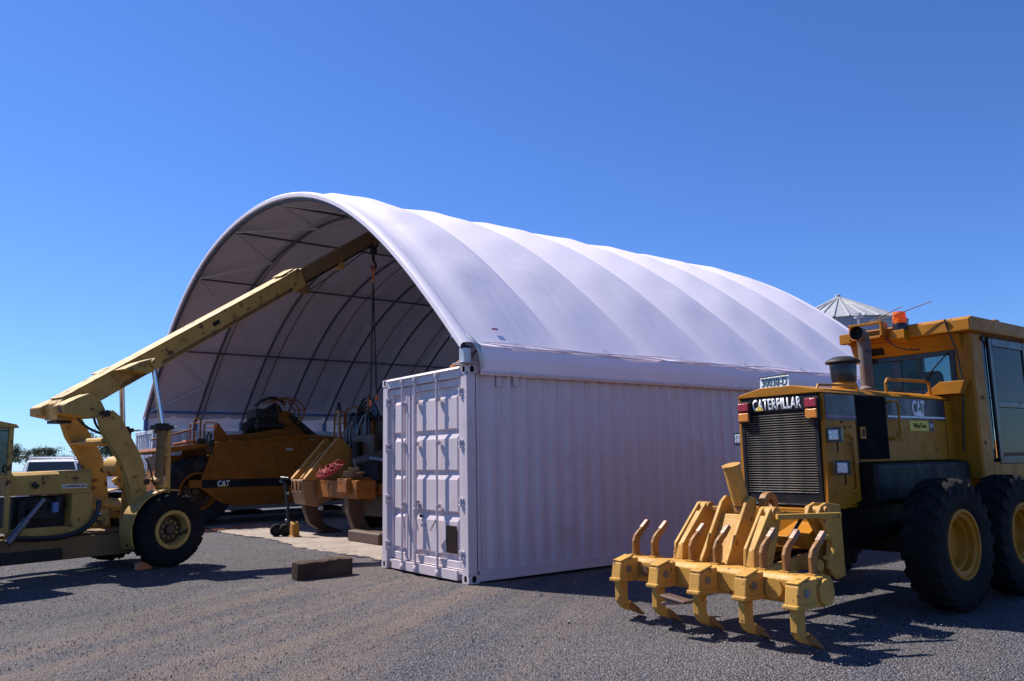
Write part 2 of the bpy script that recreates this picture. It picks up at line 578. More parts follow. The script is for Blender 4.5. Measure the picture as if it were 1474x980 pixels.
def bez(p0, p1, p2, p3, n=14):
    p0, p1, p2, p3 = map(Vector, (p0, p1, p2, p3))
    return [p0 * (1 - t) ** 3 + p1 * 3 * t * (1 - t) ** 2 + p2 * 3 * t * t * (1 - t) + p3 * t ** 3 for t in [i / n for i in range(n + 1)]]



# ================================================================== SETTING
def make_ground():
    k = np.sinh(np.linspace(-1, 1, 241) * 5.2) / np.sinh(5.2)
    xs, ys = k * 900 + 0.0, k * 900 + 2.0
    X, Y = np.meshgrid(xs, ys)
    rs = np.random.RandomState(3)
    Z = np.zeros_like(X)
    for i in range(26):
        a, l, ph = rs.rand() * 6.28, rs.uniform(.5, 2.6), rs.rand() * 6.28
        Z += .0016 * l * np.sin((X * math.cos(a) + Y * math.sin(a)) * 6.28 / l + ph)
    # wheel ruts running past the container
    tx = X * math.cos(R(-14)) - Y * math.sin(R(-14))
    far = np.clip((26 - np.hypot(X, Y)) / 8, 0, 1)
    Z = (np.clip(Z, -.02, .012) - .012) * far
    n = len(xs)
    v = np.c_[X.ravel(), Y.ravel(), Z.ravel()]
    idx = np.arange(n * n).reshape(n, n)
    f = np.stack([idx[:-1, :-1], idx[:-1, 1:], idx[1:, 1:], idx[1:, :-1]], -1).reshape(-1, 4)
    me = bpy.data.meshes.new('ground')
    me.from_pydata(v.tolist(), [], f.tolist())
    me.materials.append(MATS['gravel'])
    me.shade_smooth()
    ob = bpy.data.objects.new('ground', me)
    C.objects.link(ob)
    tag(ob, 'grey gravel yard with tan wheel tracks', None, None, 'structure')


make_ground()
b = MB()
edge = []
rr = random.Random(5)
x = -17.6
while x < -2.46:
    edge.append((x, .32 + .10 * math.sin(x * 1.3) + rr.uniform(-.07, .07)))
    x += .12
edge.append((-2.46, .36))
poly = edge + [(-2.46, 12.3), (-17.6, 12.3)]
b.prism(poly, 2, -.02, .006)
tag(b.build('shed_floor', 'slab'), 'tan dusty concrete floor inside the shed', None, None, 'structure')


def make_gravel():
    rs = np.random.RandomState(11)
    N = 46000
    fwd = np.array([_f.x, _f.y]); fwd /= np.hypot(*fwd)
    side = np.array([fwd[1], -fwd[0]])
    d = 3.0 + 13.0 * rs.rand(N) ** .85
    l = (rs.rand(N) * 2 - 1) * .72 * d
    px = CAM.x + fwd[0] * d + side[0] * l
    py = CAM.y + fwd[1] * d + side[1] * l
    edge_ = np.clip(1.0 - (py - .15) / .9, 0, 1) * .9
    ok = ~((px < .15) & (px > -18) & (py > -.1)) | ((px < -2.5) & (px > -14) & (py < 1.1) & (rs.rand(N) < edge_))
    px, py = px[ok], py[ok]
    N = len(px)
    s = .0035 + .0075 * rs.rand(N) ** 3
    big = rs.rand(N) < .003
    s[big] *= 2.0
    base = np.array([(1, 0, 0), (0, 1, 0), (-1, 0, 0), (0, -1, 0), (0, 0, .75), (0, 0, -.75)], float)
    V = base[None] * (1 + .5 * (rs.rand(N, 6, 1) - .5)) * s[:, None, None]
    a = rs.rand(N) * 6.28
    ca, sa = np.cos(a)[:, None], np.sin(a)[:, None]
    V = np.stack([V[..., 0] * ca - V[..., 1] * sa, V[..., 0] * sa + V[..., 1] * ca, V[..., 2]], -1)
    V[..., 2] += (V[..., 0] * (rs.rand(N, 1) - .5))
    V += np.stack([px, py, np.where((px < -2.5) & (py > .25), .008, -.006) + s * .25], -1)[:, None]
    F = np.array([(0, 1, 4), (1, 2, 4), (2, 3, 4), (3, 0, 4), (1, 0, 5), (2, 1, 5), (3, 2, 5), (0, 3, 5)])
    FF = (F[None] + 6 * np.arange(N)[:, None, None]).reshape(-1, 3)
    me = bpy.data.meshes.new('gravel')
    me.from_pydata(V.reshape(-1, 3).tolist(), [], FF.tolist())
    me.materials.append(MATS['stone'])
    ob = bpy.data.objects.new('gravel', me)
    C.objects.link(ob)
    tag(ob, 'loose grey gravel stones strewn over the yard', 'gravel', None, 'stuff')


make_gravel()

# ================================================================== DOME SHELTER
CX = -9.4
LEN = 12.19


def zarch(u):
    return 7.481 - .0338277 * u ** 2 - 2.87547e-4 * u ** 4 + 1.43151e-6 * u ** 6


def arch_pts(n, inset=0., umax=9.45):
    """points (x, z) and outward normal along the arch from the far foot to the near one, evenly spaced"""
    us = np.linspace(-umax, umax, 400)
    zs = zarch(us)
    L = np.r_[0, np.cumsum(np.hypot(np.diff(us), np.diff(zs)))]
    out = []
    for t in np.linspace(0, L[-1], n):
        u = float(np.interp(t, L, us))
        s = (zarch(u + .01) - zarch(u - .01)) / .02
        nx, nz = -s / math.hypot(1, s), 1 / math.hypot(1, s)
        out.append((CX + u - nx * inset, zarch(u) - nz * inset, nx, nz))
    return out


shed = thing('dome_shelter', 'large white fabric dome shelter arched between two shipping containers', 'shelter', (CX, 6.1, 2.5))
OFF = (CX, 6.1, 2.5)
NB = 7
BAY = LEN / NB
AP = arch_pts(61)
PRND = random.Random(21)
for k in range(NB):
    b = MB(OFF)
    rows = []
    for j in range(13):
        t = j / 12
        y = k * BAY + t * BAY
        bulge = .10 * (math.sin(math.pi * t) ** .8 if 0 < t < 1 else 0.0) - .02
        if k == 0:
            bulge = .10 * math.sin(math.pi * t) ** .8 if 0 < t < 1 else (0 if t == 0 else -.02)
            bulge -= .08 * max(0, 1 - abs(t - .16) / .16)
        row = []
        for i, (x, z, nx, nz) in enumerate(AP):
            e = min(1, min(i, 60 - i) / 6)          # fabric flattens towards both feet
            w_ = .012 * math.sin(i * 1.7 + k * 2.1 + j * .6) * e * math.sin(math.pi * t)
            d = bulge * e + w_
            row.append((x + nx * d, y, z + nz * d))
        rows.append(row)
    b.sheet(rows)
    b.build('fabric_panel', 'fabric', shed, smooth=True, recalc=False)
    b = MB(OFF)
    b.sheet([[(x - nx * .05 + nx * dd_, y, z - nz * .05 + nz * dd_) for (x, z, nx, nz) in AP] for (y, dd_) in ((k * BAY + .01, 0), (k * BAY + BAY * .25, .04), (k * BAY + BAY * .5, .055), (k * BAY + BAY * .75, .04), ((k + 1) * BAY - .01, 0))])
    b.build('inner_shade_panel', 'inner_shade', shed, smooth=True, recalc=False)  # added sheet under the fabric, its grey darkens the interior like shade

# hem fold and shaded skirt hanging from the near foot to the container roof rail
x0, z0 = AP[-1][0], AP[-1][1]
for side, (ex, ez) in ((1, (x0, z0)), (-1, (AP[0][0], AP[0][1]))):
    rows = []
    n = 90
    prof = [(0, 0), (.03, -.03), (.06, -.12), (.06, -.25), (.035, -.36), (.015, -.43)] if side > 0 else [(0, 0), (-.03, -.05), (-.03, -.2), (0, -.3), (.0, -.42)]
    for j in range(n + 1):
        y = (.17 if side > 0 else 0) + (LEN - (.17 if side > 0 else 0)) * j / n
        wv = .014 * math.sin(y * 5.1) + .010 * math.sin(y * 11.3 + 1)
        rows.append([(ex + a + wv * (0 if q == 0 else 1) * side * .8, y, ez + c + (.012 * math.sin(y * 3.3 + q) if 0 < q < 5 else 0)) for q, (a, c) in enumerate(prof)])
    b = MB(OFF)
    b.sheet(rows)
    b.build('skirt', 'fabric', shed, smooth=True, recalc=False)
b = MB(OFF)
for q in range(3):                       # rolled creases along the hem that catch the sun
    y = 0.15
    while y < LEN - .5:
        ln = PRND.uniform(.7, 1.6)
        pts = []
        for i in range(9):
            t = i / 8
            yy = min(LEN, y + ln * t)
            pts.append((x0 + .030 + q * .012 + .010 * math.sin(yy * 4 + q), yy, z0 + .012 - q * .022 + .014 * math.sin(yy * 2.1 + q * 2)))
        b.tube(pts, [.003 + .008 * math.sin(math.pi * i / 8) for i in range(9)], 6)
        y += ln * PRND.uniform(.75, 1.0)
b.build('hem_crease', 'fabric', shed, smooth=True)
# batten that clamps the skirt to the container
nb = 24
bm_ = MB(OFF)
bm_.box(.084, .104, .19, LEN / nb + .165, 2.775, 2.806)
base = bm_.build('batten', 'container_white', shed)
for i in range(1, nb - 1):
    put(base.data, 'batten', shed, (0, i * LEN / nb, 0))
# front arch wrap (fabric sleeve round the front pipe)
for (yy0, yy1, nm) in ((-.10, .08, 'front_sleeve'), (LEN - .06, LEN + .12, 'rear_sleeve')):
    b = MB(OFF)
    rows = []
    A2 = arch_pts(81)
    sec = [(yy1, .0), (yy1 - .05, .015), ((yy0 + yy1) / 2, .015), (yy0 + .02, .0), (yy0, -.02), (yy0, -.09), (yy0 + .04, -.11)]
    for (y, d) in sec:
        rows.append([(x + nx * d, y, z + nz * d) for (x, z, nx, nz) in A2])
    b.sheet(rows)
    b.build(nm, 'fabric', shed, smooth=True, recalc=False)
# ribs: inner tube arches
RIB = 1.524
for k in range(9):
    b = MB(OFF)
    A3 = arch_pts(49, .20 if k else .12)
    y = min(k * RIB, LEN - .08)
    b.tube([(x, y, z) for (x, z, nx, nz) in A3], .038 if k else .045, 10)
    b.build('rib', 'rib_steel', shed, smooth=True)
    for sx in (-1, 1):
        p = A3[0] if sx < 0 else A3[-1]
        b = MB(OFF)
        zb = 2.77 if sx < 0 else 2.905
        b.box(p[0] - .06, p[0] + .06, y - .06, y + .06, zb + .012, p[1] + .02)
        b.box(p[0] - .13, p[0] + .13, y - .13, y + .13, zb, zb + .012)
        b.build('rib_foot', 'blue_steel' if sx < 0 else 'galv', shed, bevel=.006)
# thin seam ropes on the fabric valleys
for k in range(1, NB):
    b = MB(OFF)
    b.tube([(x, k * BAY, z) for (x, z, nx, nz) in arch_pts(41, .065)], .014, 6)
    b.build('seam_cord', 'rib_steel', shed, smooth=True)
# purlins
PUR = [-9.15, -7.1, -4.0, -.9, 2.2, 5.3, 8.2, 9.15]
PZ = {}
for u in PUR:
    s_ = (zarch(u + .01) - zarch(u - .01)) / .02
    nx, nz = -s_ / math.hypot(1, s_), 1 / math.hypot(1, s_)
    PZ[u] = (CX + u - nx * .17, zarch(u) - nz * .17)
    b = MB(OFF)
    b.tube([(PZ[u][0], 0, PZ[u][1]), (PZ[u][0], LEN, PZ[u][1])], .028 if abs(u) < 9 else .045, 8)
    b.build('purlin', 'rib_steel' if abs(u) < 9 else 'blue_steel', shed, smooth=True)
# cross bracing of the first and last bay: zigzag stays
for (ya, yb) in ((.02, RIB), (LEN - .08, LEN - RIB)):
    for i in range(len(PUR) - 1):
        u0, u1 = PUR[i], PUR[i + 1]
        um = (u0 + u1) / 2
        mp_ = (CX + um, zarch(um) - .24)
        for u in (u0, u1):
            b = MB(OFF)
            b.tube([(PZ[u][0], ya, PZ[u][1]), (mp_[0], yb, mp_[1])], .020, 6)
            b.build('brace', 'galv', shed, smooth=True)
# small patch on the roof fabric
pp = PX(717, 479, 0, -.1)
b = MB(OFF)
b.obox((CX + 9.22, pp.y, zarch(9.22) + .05), (.03, .10, .01), Matrix.Rotation(R(50), 3, 'Y'))
b.build('patch', 'pink_stripe', shed)
# corner leg: pale curved pipe of the near front foot
b = MB(OFF)
b.tube(bez((AP[-2][0] - .03, .06, AP[-2][1] - .03), (.10, .10, 3.18), (.17, .15, 3.10), (.09, .19, 2.84)), .032, 10)
b.build('corner_leg', 'galv', shed, smooth=True)

# ================================================================== CONTAINERS
def holed(b, dk, o, ux, uy, w, h, depth, hw, hh):
    """rectangular plate (corner o, edges ux*w, uy*h) with a rounded hole sunk 'depth' inwards along -n"""
    o, ux, uy = Vector(o), Vector(ux), Vector(uy)
    n = ux.cross(uy)
    N = 16
    cen = o + ux * w / 2 + uy * h / 2
    inner, outer = [], []
    for i in range(N):
        a = 2 * math.pi * (i + .5) / N
        c_, s_ = math.cos(a), math.sin(a)
        inner.append(cen + ux * (hw * math.copysign(abs(c_) ** .7, c_)) + uy * (hh * math.copysign(abs(s_) ** .7, s_)))
        k = 1 / max(abs(c_), abs(s_))
        outer.append(cen + ux * (w / 2 * c_ * k) + uy * (h / 2 * s_ * k))
    deep = [p - n * depth for p in inner]
    mid_ = [p - n * .012 for p in inner]
    b.add(outer + inner + mid_, [(i, (i + 1) % N, N + (i + 1) % N, N + i) for i in range(N)] + [(N + i, N + (i + 1) % N, 2 * N + (i + 1) % N, 2 * N + i) for i in range(N)])
    dk.add(mid_ + deep, [(i, (i + 1) % N, N + (i + 1) % N, N + i) for i in range(N)] + [tuple(N + i for i in range(N))])


def casting(b, dk, x0, x1, y0, y1, z0, z1, sx, sy):
    """corner casting with holes on the end face (sy) and the side face (sx)"""
    w, d, h = x1 - x0, y1 - y0, z1 - z0
    if sy < 0:
        holed(b, dk, (x0, y0, z0), (1, 0, 0), (0, 0, 1), w, h, .06, .034, .044)
    else:
        holed(b, dk, (x1, y1, z0), (-1, 0, 0), (0, 0, 1), w, h, .06, .034, .044)
    if sx > 0:
        holed(b, dk, (x1, y0, z0), (0, 1, 0), (0, 0, 1), d, h, .06, .036, .044)
    else:
        holed(b, dk, (x0, y1, z0), (0, -1, 0), (0, 0, 1), d, h, .06, .036, .044)
    v = [(x, y, z) for z in (z0, z1) for y in (y0, y1) for x in (x0, x1)]
    fs = [(0, 2, 3, 1), (4, 5, 7, 6)]
    fs.append((2, 6, 7, 3) if sy < 0 else (0, 1, 5, 4))
    fs.append((0, 4, 6, 2) if sx > 0 else (1, 3, 7, 5))
    b.add(v, fs)


def corr(b, axis, a0, a1, z0, z1, base, out, pitch=.278, depth=.036):
    """trapezoid corrugated sheet running along axis (0 x, 1 y) from a0 to a1, ridges towards 'out'"""
    n = max(1, round((a1 - a0) / pitch))
    pitch = (a1 - a0) / n
    pr = []
    for i in range(n):
        s = a0 + i * pitch
        pr += [(s, 0), (s + .13 * pitch, 0), (s + .37 * pitch, -depth), (s + .63 * pitch, -depth), (s + .87 * pitch, 0)]
    pr.append((a1, 0))
    rows = [[((base + out * d, a, z) if axis == 1 else (a, base + out * d, z)) for a, d in pr] for z in (z0, z1)]
    return b.sheet(rows)


def container(name, label, x0, x1, y0, y1, z0, H, m, doors=True, end_out=-1):
    t = thing(name, label, 'container', ((x0 + x1) / 2, (y0 + y1) / 2, z0))
    off = ((x0 + x1) / 2, (y0 + y1) / 2, z0)
    zt = z0 + H
    cw, cd, ch = .162, .178, .118
    for sx in (-1, 1):
        for sy in (-1, 1):
            px0 = x0 if sx < 0 else x1 - cw
            py0 = y0 if sy < 0 else y1 - cd
            for zz in (z0, zt - ch):
                b, dk = MB(off), MB(off)
                casting(b, dk, px0, px0 + cw, py0, py0 + cd, zz, zz + ch, sx, sy)
                cb_ = b.build('corner_casting', m, t, recalc=False)
                dk.build('casting_hole', 'hole_dark', cb_, recalc=False)  # hole walls coloured black for the shade inside the white casting
            b = MB(off)
            ix = .010
            b.box(px0 + ix * (sx < 0), px0 + cw - ix * (sx > 0), py0 + (.006 if sy < 0 else .03), py0 + cd - (.03 if sy < 0 else .006), z0 + ch, zt - ch)
            b.build('corner_post', m, t, bevel=.008)
    for sx in (-1, 1):
        xo = x0 if sx < 0 else x1
        b = MB(off)
        corr(b, 1, y0 + cd - .02, y1 - cd + .02, z0 + .16, zt - .075, xo - sx * .014, sx)
        b.build('side_panel', m, t)
        b = MB(off)
        b.box(xo - sx * .06, xo - sx * .004, y0 + cd, y1 - cd, z0 + .018, z0 + .165)
        b.build('bottom_rail', m, t, bevel=.004)
        b = MB(off)
        b.box(xo - sx * .06, xo - sx * .008, y0 + cd, y1 - cd, zt - .080, zt - .012)
        b.build('top_rail', m, t, bevel=.004)
    b = MB(off)
    rows = []
    n = int((y1 - y0) / .25)
    b.box(x0 + .062, x1 - .062, y0 + .1, y1 - .1, zt - .06, zt - .03)
    b.build('roof', m, t)
    b = MB(off)
    b.box(x0 + .062, x1 - .062, y0 + .1, y1 - .1, z0 + .12, z0 + .15)
    b.build('floor', 'timber', t)
    ends = [(y0, -1), (y1, 1)]
    for yy, sy in ends:
        if doors and sy < 0:
            continue
        b = MB(off)
        corr(b, 0, x0 + cw, x1 - cw, z0 + .13, zt - .10, yy - sy * .02, sy, pitch=.25, depth=.045)
        b.build('end_panel', m, t)
        b = MB(off)
        b.box(x0 + cw, x1 - cw, min(yy, yy - sy * .09), max(yy, yy - sy * .09), zt - .11, zt - .004)
        b.build('end_rail', m, t, bevel=.004)
        b = MB(off)
        b.box(x0 + cw, x1 - cw, min(yy, yy - sy * .09), max(yy, yy - sy * .09), z0 + .012, z0 + .13)
        b.build('end_rail', m, t, bevel=.004)
    return t, off


cont, OFC = container('shipping_container', 'white high shipping container with closed double doors carrying the near edge of the dome', -2.438, 0, 0, LEN, 0, 2.896, 'container_white')
X0, X1, ZT = -2.438, 0.0, 2.896
# door end ----------------------------------------------------------
b = MB(OFC)
b.box(X0 + .162, X1 - .162, .004, .10, ZT - .155, ZT - .012)
b.build('door_header', 'container_white', cont, bevel=.006)
b = MB(OFC)
b.prism([(-.026, ZT - .040), (.0035, ZT - .006), (.0035, ZT - .046)], 0, X0 + .166, X1 - .166)
b.build('drip_strip', 'container_white', cont)
b = MB(OFC)
for k, (a, c) in enumerate(((X0 + .30, X1 - .30),)):
    b.box(a, c, .012, .10, .015, .15)
b.box(X0 + .165, X0 + .30, .03, .10, .10, .15)
b.box(X1 - .30, X1 - .165, .03, .10, .10, .15)
b.build('door_sill', 'container_white', cont, bevel=.006)


def door(dx0, dx1, z0, z1, dep=.030):
    """one leaf: frame, pressed panel with four raised fields"""
    y = .075
    b = MB(OFC)
    b.box(dx0, dx0 + .10, y - .03, y + .02, z0, z1)
    b.box(dx1 - .10, dx1, y - .03, y + .02, z0, z1)
    b.box(dx0 + .10, dx1 - .10, y - .028, y + .018, z0, z0 + .10)
    b.box(dx0 + .10, dx1 - .10, y - .028, y + .018, z1 - .10, z1)
    d = b.build('door', 'container_white', cont, bevel=.008)
    xa, xb, za, zb = dx0 + .10, dx1 - .10, z0 + .10, z1 - .10
    hgt = (zb - za)
    prof = [(za, .012)]
    n = 4
    for i in range(n):
        s = za + .05 + i * (hgt - .1) / n
        e = za + .05 + (i + 1) * (hgt - .1) / n
        prof += [(s + .012, .012), (s + .035, -dep), (e - .105, -dep), (e - .03, .012)]
    prof.append((zb, .012))
    xs = [xa, xa + .03, xa + .075, xb - .075, xb - .03, xb]
    rows = []
    for zz, dd in prof:
        rows.append([(x, y + (.012 if i in (0, 1, 4, 5) else dd), zz) for i, x in enumerate(xs)])
    b = MB(OFC)
    b.sheet(rows)
    b.build('panel', 'container_white', d, recalc=False)
    b = MB(OFC)
    b.tube([(dx0 - .004, y - .026, z0), (dx0 - .004, y - .026, z1), (dx1 + .004, y - .026, z1), (dx1 + .004, y - .026, z0)], .010, 6, closed=True)
    b.build('gasket', 'container_white', d)
    return d


mid = -1.64
dl = door(X0 + .175, mid - .012, .165, ZT - .165)
dr = door(mid + .012, X1 - .175, .165, ZT - .165, .014)
b = MB(OFC)
b.box(mid - .05, mid + .03, .030, .043, .19, ZT - .19)
b.build('overlap_strip', 'container_white', cont, bevel=.004)
RODX = [PX(579, 680, 1, 0).x, PX(597.5, 680, 1, 0).x, PX(629, 680, 1, 0).x]
for leaf, xs in ((dl, RODX[:1]), (dr, RODX[1:])):
    for x in xs:
        b = MB(OFC)
        b.tube([(x, .000, .05), (x, .000, ZT - .05)], .0175, 10)
        rod = b.build('locking_rod', 'container_white', leaf, smooth=True)
        for zz in (.07, ZT - .07):
            b = MB(OFC)
            b.box(x - .045, x + .045, -.022, .030, zz - .045, zz + .045)
            b.box(x - .02, x + .02, -.034, -.02, zz - .03, zz + .02)
            b.build('cam_keeper', 'container_white', leaf, bevel=.008)
        for zz in (.32, .98, 1.86, ZT - .42):
            b = MB(OFC)
            b.box(x - .04, x + .04, .012, .046, zz - .028, zz + .028)
            b.cyl((x, 0, zz - .025), (x, 0, zz + .025), .024, n=10)
            b.build('rod_bracket', 'container_white', leaf, bevel=.006)
        b = MB(OFC)
        zz = .92 if x < RODX[2] else .80
        hx = .09 if x < RODX[2] else -.16
        b.beam((x, -.02, zz), (x + hx, -.014, zz - .30 if x < RODX[2] else zz - .16), .014, .036, (0, 1, 0))
        b.cyl((x, -.022, zz), (x, .0, zz), .03, n=10)
        b.build('handle', 'container_white', leaf, bevel=.004)
for sx, leaf in ((-1, dl), (1, dr)):
    xe = X0 + .162 if sx < 0 else X1 - .162
    for zz in (.36, 1.05, 1.83, ZT - .36):
        b = MB(OFC)
        b.box(xe - .055, xe + .055, -.010, .046, zz - .055, zz - .025)
        b.box(xe - .055, xe + .055, -.010, .046, zz + .025, zz + .055)
        b.cyl((xe, -.004, zz - .06), (xe, -.004, zz + .06), .019, n=10)
        b.build('hinge', 'container_white', leaf, bevel=.004)
b = MB(OFC)
p0, p1 = PX(642.5, 756, 1, .045), PX(658, 797, 1, .045)
b.box(p0.x, p1.x, .040, .047, p1.z, p0.z)
b.build('data_plate', 'brown_plate', dr)
for i, zz in enumerate((1.02, .93, .83, .70)):
    b = MB(OFC)
    b.box(mid + .20 + i * .045, mid + .28 + i * .045, .040, .050, zz - .03, zz + .012)
    b.build('lock_tab', 'container_white' if i % 2 else 'brown_plate', dr, bevel=.003)
# side vents and the rusty line of stains under the batten
for px in (718, 742):
    q = PX(px, 549, 0, 0)
    b = MB(OFC)
    b.box(-.012, .016, q.y - .045, q.y + .045, q.z - .07, q.z + .07)
    for i in range(4):
        b.box(.016, .022, q.y - .035, q.y + .035, q.z - .055 + i * .03, q.z - .04 + i * .03)
    b.build('vent', 'container_white', cont, bevel=.003)
for i in range(40):
    y = .36 + i * .298
    if y > LEN - .3:
        break
    b = MB(OFC)
    wd = PRND.uniform(.07, .12)
    b.sheet([[(-.0065, y - wd, 2.790), (-.0065, y, 2.790), (-.0065, y + wd, 2.790)], [(-.0055, y - wd * .5, 2.778), (-.0055, y, 2.760 - PRND.random() * .02), (-.0055, y + wd * .5, 2.778)]])
    b.build('rust_stain', 'seam_rust', cont, recalc=False)

# far container on sleepers under the other edge of the dome
LX0 = -20.2
lc, OFL = container('shipping_container', 'weathered white shipping container under the far edge of the dome behind the scraper', LX0, LX0 + 2.438, .0, LEN, .15, 2.6, 'container_old', doors=False)
for i in range(5):
    s = MB((0, 0, 0))
    y = .5 + i * 2.75
    s.box(LX0 - .1, LX0 + 2.54, y, y + .22, 0, .15)
    tag(s.build('timber_sleeper', 'timber', None, bevel=.01), 'dark timber sleeper under the far white container, %s from its open front end' % ('first', 'second', 'third', 'fourth', 'fifth')[i], 'sleeper', 'sleepers under the far container')

# ================================================================== WHEELS
def wheel_meshes(Rt, wt, Rr, lugs, style, rim_m, tyre_m):
    """tyre, rim and hub meshes; axle along local y, outer face at -y; origin at the hub centre"""
    h = wt / 2
    t = MB()
    prof = [(Rr, -h * .80), (Rr + .02, -h * .90), (Rr + (Rt - Rr) * .35, -h * 1.0), (Rr + (Rt - Rr) * .7, -h * .98), (Rt - .055, -h * .90), (Rt - .030, -h * .6), (Rt - .024, 0),
            (Rt - .030, h * .6), (Rt - .055, h * .90), (Rr + (Rt - Rr) * .7, h * .98), (Rr + (Rt - Rr) * .35, h * 1.0), (Rr + .02, h * .90), (Rr, h * .80)]
    t.lathe(prof, (0, 0, 0), (0, 1, 0), 56)
    for i in range(lugs):
        for sd in (-1, 1):
            a = 2 * math.pi * (i + (.5 if sd > 0 else 0)) / lugs
            vs = []
            wa = 2 * math.pi / lugs * .27
            for (y, da, rr) in ((.03, -.42, Rt), (h * .62, -.10, Rt), (h * .96, .16, Rt - .025), (h * 1.02, .25, Rt - .12)):
                for sg in (-1, 1):
                    ang = a + da * 2 * math.pi / lugs + sg * wa * (1.0 if y < h * .9 else .85)
                    vs.append((math.cos(ang) * rr, sd * y, math.sin(ang) * rr))
                for sg in (-1, 1):
                    ang = a + da * 2 * math.pi / lugs + sg * wa * 1.15
                    q = rr - .055
                    vs.append((math.cos(ang) * q, sd * y * .985, math.sin(ang) * q))
            fs = [(0, 1, 3, 2), (12, 14, 15, 13)]
            for s in range(3):
                o = s * 4
                fs += [(o, o + 4, o + 5, o + 1), (o, o + 2, o + 6, o + 4), (o + 1, o + 5, o + 7, o + 3)]
            t.add(vs, fs)
    tm = t.mesh('tyre', tyre_m, True)
    r = MB()
    if style == 'dish':
        pr = [(Rr + .012, -h * .86), (Rr + .004, -h * .92), (Rr - .025, -h * .92), (Rr - .035, -h * .80), (Rr - .075, -h * .74), (Rr - .085, -h * .45), (Rr - .11, -h * .40), (Rr * .60, -h * .02), (Rr * .30, h * .02), (Rr * .28, -h * .12), (0, -h * .12)]
    else:
        pr = [(Rr + .012, -h * .86), (Rr + .004, -h * .94), (Rr - .045, -h * .94), (Rr - .06, -h * .80), (Rr - .075, -h * .05)]
    pr += []
    r.lathe(pr, (0, 0, 0), (0, 1, 0), 40)
    r.lathe([(Rr + .012, h * .86), (Rr - .03, h * .92), (Rr - .05, h * .2), (0, h * .2)], (0, 0, 0), (0, 1, 0), 40)
    rm = r.mesh('wheel', rim_m, True)
    n = 10
    hb_ = None
    if style == 'hub':
        q = MB()
        q.lathe([(Rr - .074, -h * .06), (Rr * .70, h * .04), (Rr * .55, -h * .10), (Rr * .27, -h * .14), (Rr * .25, -h * .48), (Rr * .15, -h * .56), (0, -h * .56)], (0, 0, 0), (0, 1, 0), 32)
        hb_ = q.mesh('hub', 'engine_rusty' if rim_m != 'galv' else 'galv', True)
    bt = MB()
    rb = Rr * .72 if style == 'dish' else Rr * .44
    yb = -h * .10 if style == 'dish' else -h * .14
    bt.cyl((rb, yb - .03, 0), (rb, yb + .05, 0), .018 if style == 'dish' else .016, n=6)
    bm_ = bt.mesh('wheel_nut', 'engine_dark' if style == 'dish' else rim_m)
    return tm, rm, bm_, n, hb_


def add_wheel(ms, parent, loc, rz=0.0, spin=0.0):
    tm, rm, bm_, n, hb_ = ms
    wob = put(rm, 'wheel', parent, loc, (0, spin, rz))
    wob.rotation_mode = 'XYZ'
    put(tm, 'tyre', wob)
    if hb_:
        put(hb_, 'hub', wob)
    for i in range(n):
        put(bm_, 'wheel_nut', wob, (0, 0, 0), (0, 2 * math.pi * i / n, 0))
    return wob


# ================================================================== MOTOR GRADER
GX = 3.73
gr = thing('motor_grader', 'yellow motor grader with chrome barred grille, ripper and orange beacon beside the white container', 'grader', (GX, 2.9, 0))
OG = (GX, 2.9, 0)
GY, GB = 'grader_yellow', 'black_paint'


def g(name, m, fn, parent=gr, **kw):
    b = MB(OG)
    fn(b)
    return b.build(name, m, parent, **kw)


HX0, HX1 = 3.19, 4.26


def hood_sec(z0, dz=0):
    return [(HX0, z0), (HX1, z0), (HX1, 2.235 + dz), (HX1 - .05, 2.275 + dz), (GX + .2, 2.335 + dz), (GX - .2, 2.335 + dz), (HX0 + .05, 2.275 + dz), (HX0, 2.235 + dz)]


hood = g('hood', GY, lambda b: b.prism(hood_sec(1.50), 1, 2.202, 4.46), bevel=.012)


def rear_shell(b):
    b.prism([(1.58, 1.03), (1.62, 2.235), (1.74, 2.235), (2.20, 2.235), (2.20, 1.10), (1.9, 1.03)], 0, HX1 - .05, HX1)
    b.prism([(1.58, 1.03), (1.62, 2.235), (2.20, 2.235), (2.20, 1.10), (1.9, 1.03)], 0, HX0, HX0 + .05)
    b.prism([(HX0, 2.2352), (HX1, 2.2352), (HX1 - .05, 2.2752), (GX + .2, 2.3352), (GX - .2, 2.3352), (HX0 + .05, 2.2752)], 1, 1.58, 2.2)
    b.box(HX0 + .05, HX1 - .05, 1.66, 2.2, 1.03, 1.06)


g('rear_shell', GY, rear_shell, bevel=.008)
frame = g('grille_frame', GB, lambda b: (b.box(HX0 + .052, HX0 + .10, 1.575, 1.66, 1.062, 2.06), b.box(HX1 - .10, HX1 - .052, 1.575, 1.66, 1.062, 2.06),
                                         b.box(HX0 + .10, HX1 - .10, 1.585, 1.66, 1.062, 1.19)), bevel=.005)
g('grille_trim', 'chrome', lambda b: b.box(HX0 + .07, HX1 - .07, 1.562, 1.576, 1.075, 1.087))
namep = g('name_panel', GB, lambda b: b.box(HX0 + .052, HX1 - .052, 1.590, 1.66, 2.062, 2.23), bevel=.006)
g('radiator_core', 'radiator', lambda b: b.box(HX0 + .102, HX1 - .102, 1.665, 1.70, 1.10, 2.06))
b = MB(OG)
b.prism([(1.580, .0), (1.578, .003), (1.582, .0055), (1.61, -.003), (1.61, -.008)], 0, HX0 + .102, HX1 - .102)
sm = b.mesh('grille_slat', 'slat_metal')
NS = 33
for i in range(NS):
    put(sm, 'grille_slat', frame, (0, 0, 1.20 + i * (2.05 - 1.20) / NS))
